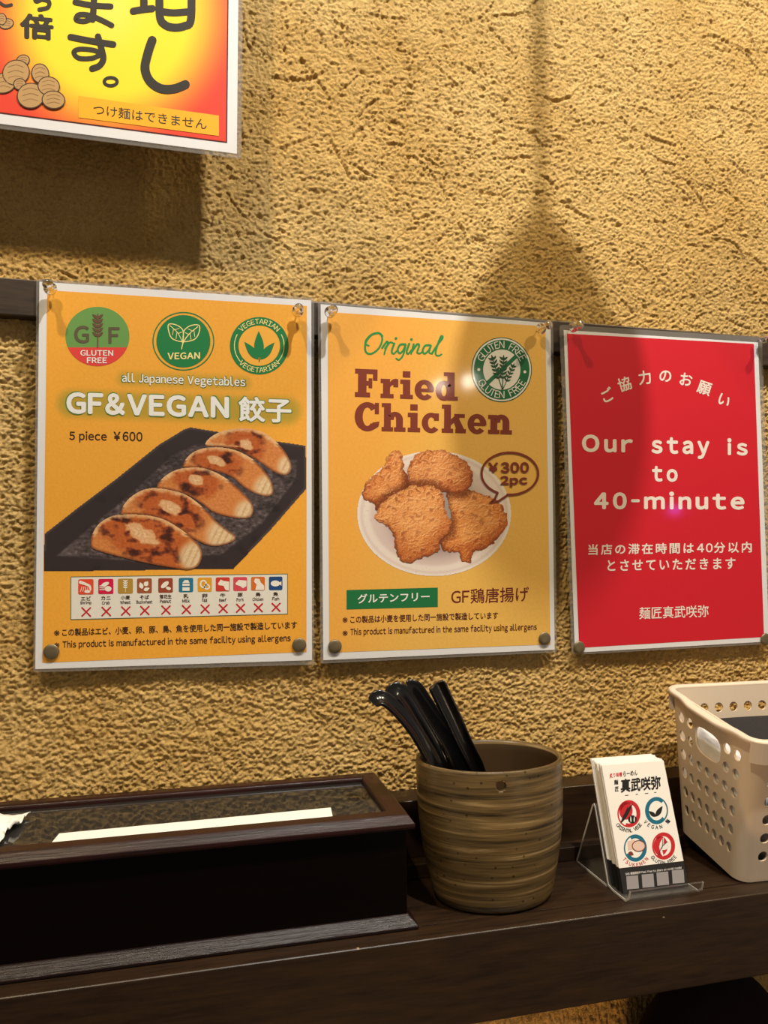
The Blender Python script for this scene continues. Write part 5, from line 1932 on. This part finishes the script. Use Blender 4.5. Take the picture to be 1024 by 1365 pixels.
for k in range(4):
    Ls = (BL_ if k % 2 == 0 else BD1) - 2 * CR
    ncol = 7 if k % 2 else 17
    cw = Ls / ncol
    for i in range(ncol):
        ub = [(i + 0.5 + 0.5 * t_) * cw for t_ in TAN]
        for (ta, tb_) in ((0.0, LO), (HI, 0.96), (0.96, 1.0)):
            for u0, u1 in zip(ub[:-1], ub[1:]):
                quad_([side_pt(k, u0, ta), side_pt(k, u1, ta), side_pt(k, u1, tb_), side_pt(k, u0, tb_)])
        for j in range(NROW):
            if k % 2 and i in (2, 3, 4) and j in (4, 5):
                continue
            ring_cell(k, (i + 0.5) * cw, LO + (j + 0.5) * PIT, cw / 2, PIT / 2, outline(1, 1), lambda a_: (0.0042 * math.cos(a_), 0.0042 * math.sin(a_)))
    if k % 2:       # hand hole

        def stad(a_):
            ca, sa = math.cos(a_), math.sin(a_)
            e_ = (abs(ca) ** 3.2 + abs(sa) ** 3.2) ** (1 / 3.2)
            return 0.0170 * ca / e_, 0.0110 * sa / e_
        ring_cell(k, 3.5 * cw, LO + 5 * PIT, 1.5 * cw, PIT, outline(3, 2), stad)
    for s_ in range(6):
        for ta, tb_ in zip(TBREAK[:-1], TBREAK[1:]):
            quad_([corner_pt(k, s_ / 6, ta), corner_pt(k, (s_ + 1) / 6, ta), corner_pt(k, (s_ + 1) / 6, tb_), corner_pt(k, s_ / 6, tb_)])
# floor
fl = []
for k in range(4):
    Ls = (BL_ if k % 2 == 0 else BD1) - 2 * CR
    fl.append(side_pt(k, 0, 0))
    fl += [corner_pt(k, s_ / 6, 0) for s_ in range(7)]
quad_(fl[::-1])
bmesh.ops.remove_doubles(bmk, verts=bmk.verts[:], dist=0.00002)
bk_o = bm_obj('basket_body', bmk, M_BASK, basket, True)
md = bk_o.modifiers.new('thickness', 'SOLIDIFY')
md.thickness = 0.0018
md.offset = -1.0
md.use_even_offset = False
md = bk_o.modifiers.new('crisp_edges', 'EDGE_SPLIT')
md.split_angle = 0.6
# rim: rolled lip swept round the top, wider over the hand holes
bm = bmesh.new()
loopP = []
for k in range(4):
    Ls = (BL_ if k % 2 == 0 else BD1) - 2 * CR
    for s_ in range(24):
        loopP.append((k, 'f', s_ / 24 * Ls, Ls))
    for s_ in range(8):
        loopP.append((k, 'c', s_ / 8, 1))
sec = [(-0.0020, -0.0045), (-0.0021, 0.0), (-0.0014, 0.0010), (0.0006, 0.0013), (0.0034, 0.0010), (0.0042, 0.0), (0.0042, -0.0030), (0.0030, -0.0031), (0.0028, -0.0006), (0.0002, -0.0006), (0.0002, -0.0045)]
rows = []
for (k, typ, a_, Ls) in loopP:
    f = side_pt if typ == 'f' else corner_pt
    dip, wide = 0.0, 0.0
    if typ == 'f' and k % 2:
        q_ = a_ / Ls
        w_ = float(sstep(0.10, 0.34, np.array(q_)) * sstep(0.96, 0.66, np.array(q_)))
        dip = -0.0016 * w_
        wide = 0.0028 * w_
    row = []
    for (o_, z_) in sec:
        p = f(k, a_, 1.0, o_ + (wide if o_ > 0.003 else 0) ) + ez * (z_ + dip)
        row.append(bm.verts.new(tuple(p)))
    rows.append(row)
m_ = len(sec)
for i in range(len(rows)):
    j = (i + 1) % len(rows)
    for k in range(m_):
        bm.faces.new((rows[i][k], rows[j][k], rows[j][(k + 1) % m_], rows[i][(k + 1) % m_]))
bm_obj('basket_rim', bm, M_BASK, basket, True)
# deep apron of the rim round the corners and long sides
bm = bmesh.new()
for k, seq in ((0, [('c', 3, q_ / 8) for q_ in range(3, 9)] + [('f', 0, q_ / 12 * (BL_ - 2 * CR)) for q_ in range(13)] + [('c', 0, q_ / 8) for q_ in range(0, 6)]),
               (2, [('c', 1, q_ / 8) for q_ in range(3, 9)] + [('f', 2, q_ / 12 * (BL_ - 2 * CR)) for q_ in range(13)] + [('c', 2, q_ / 8) for q_ in range(0, 6)])):
    prev = None
    for (typ, kk, a_) in seq:
        f = side_pt if typ == 'f' else corner_pt
        cur = [bm.verts.new(tuple(f(kk, a_, t_, o_))) for t_, o_ in ((0.999, 0.0044), (0.855, 0.0044), (0.855, 0.0004), (0.999, 0.0004))]
        if prev:
            for q_ in range(4):
                bm.faces.new((prev[q_], cur[q_], cur[(q_ + 1) % 4], prev[(q_ + 1) % 4]))
        else:
            bm.faces.new(cur)
        prev = cur
    bm.faces.new(prev[::-1])
bm_obj('rim_apron', bm, M_BASK, basket)

# what lies in the basket: a black mesh cloth on top of clear wrapped packets


def lump(name, a0, a1, b0, b1, c0, c1, amp, mat, seed, label, cat, group=None, n=26, flare=1.0):
    RL = 0.0095
    U, Vv = np.meshgrid(np.linspace(0, 1, n), np.linspace(0, 1, n))
    V, Fc = [], []
    hh = fbm(U * 4 + seed, Vv * 3, seed, 3)
    edge = (np.minimum(np.minimum(U, 1 - U), np.minimum(Vv, 1 - Vv)) * 8).clip(0, 1) ** 0.5
    for lay_, sg in ((c1, 1), (c0, 0)):
        for j in range(n):
            for i in range(n):
                c_ = lay_ + (amp * hh[j, i] * edge[j, i] - (1 - edge[j, i]) * 0.006 if sg else 0.0)
                x_, y_ = a0 + (a1 - a0) * U[j, i], b0 + (b1 - b0) * Vv[j, i]
                qx, qy = min(max(x_, a0 + RL), a1 - RL), min(max(y_, b0 + RL), b1 - RL)
                dd = math.hypot(x_ - qx, y_ - qy)
                if dd > RL:
                    x_, y_ = qx + (x_ - qx) * RL / dd, qy + (y_ - qy) * RL / dd
                t_ = c_ / BH        # packed against the flaring walls
                x_ -= 0.0026 * t_ * (1 - U[j, i]) * flare
                y_ -= 0.0034 * t_ * (1 - Vv[j, i]) * flare
                V.append(BO + bk(x_, y_, c_))
    N2 = n * n
    for j in range(n - 1):
        for i in range(n - 1):
            a_ = j * n + i
            Fc.append((a_, a_ + 1, a_ + n + 1, a_ + n))
            Fc.append((N2 + a_, N2 + a_ + n, N2 + a_ + n + 1, N2 + a_ + 1))
    rim = [i for i in range(n)] + [j * n + n - 1 for j in range(1, n)] + [(n - 1) * n + i for i in range(n - 2, -1, -1)] + [j * n for j in range(n - 2, 0, -1)]
    for i in range(len(rim)):
        a_, b_ = rim[i], rim[(i + 1) % len(rim)]
        Fc.append((a_, N2 + a_, N2 + b_, b_))
    V = np.array(V)
    c_ = V.mean(0)
    o_ = mesh_obj(name, V - c_, Fc, mat, None, True)
    o_.location = c_
    tag(o_, label, cat, group)
    return o_


M_MESH = plain('black_mesh_cloth', S(30, 30, 32), rough=0.85, noise=0.5, nscale=900, bump=0.8)
M_WRAP = plain('clear_wrap', S(236, 236, 234), rough=0.16, spec=0.6, noise=0.10, nscale=70, bump=0.9)
lump('mesh_pouch', 0.0235, 0.262, 0.006, 0.088, 0.083, 0.0985, 0.0015, M_MESH, 911, 'black mesh pouch lying on top inside the beige basket', 'pouch')
lump('plastic_wrapper', 0.0022, 0.0215, 0.0030, 0.0780, 0.004, 0.0955, 0.004, M_WRAP, 951, 'crumpled clear plastic wrapper filling the left end of the basket behind its hand hole', 'wrapper', n=40)
lump('wrapped_bundle', 0.0240, 0.262, 0.0025, 0.0760, 0.004, 0.080, 0.003, M_WRAP, 931, 'clear plastic wrapped bundle under the black pouch in the basket, seen through the front holes', 'packet', n=40)

# ------------------------------------------------------------------ pendant lamp above, out of the frame: its shade shadows the wall
PEN = Vector((0.441, -0.20, 0.286))
pend = empty('pendant_lamp', PEN, 'dark metal pendant lamp on a cord in front of the wall, above the picture', 'pendant lamp')
M_SHADE = plain('dark_metal', S(40, 36, 32), rough=0.5, metal=0.6)
V, Fc = lathe([(0.0660, 0.0), (0.0665, 0.002), (0.0560, 0.030), (0.0430, 0.062), (0.0290, 0.088), (0.0150, 0.108), (0.0075, 0.120), (0.0065, 0.135), (0.0035, 0.137)], 40)
mesh_obj('lamp_shade', V, Fc, M_SHADE, pend, True)
V, Fc = lathe([(0.0035, 0.136), (0.0035, 0.9)], 12)
mesh_obj('cord', V, Fc, M_SHADE, pend, True)
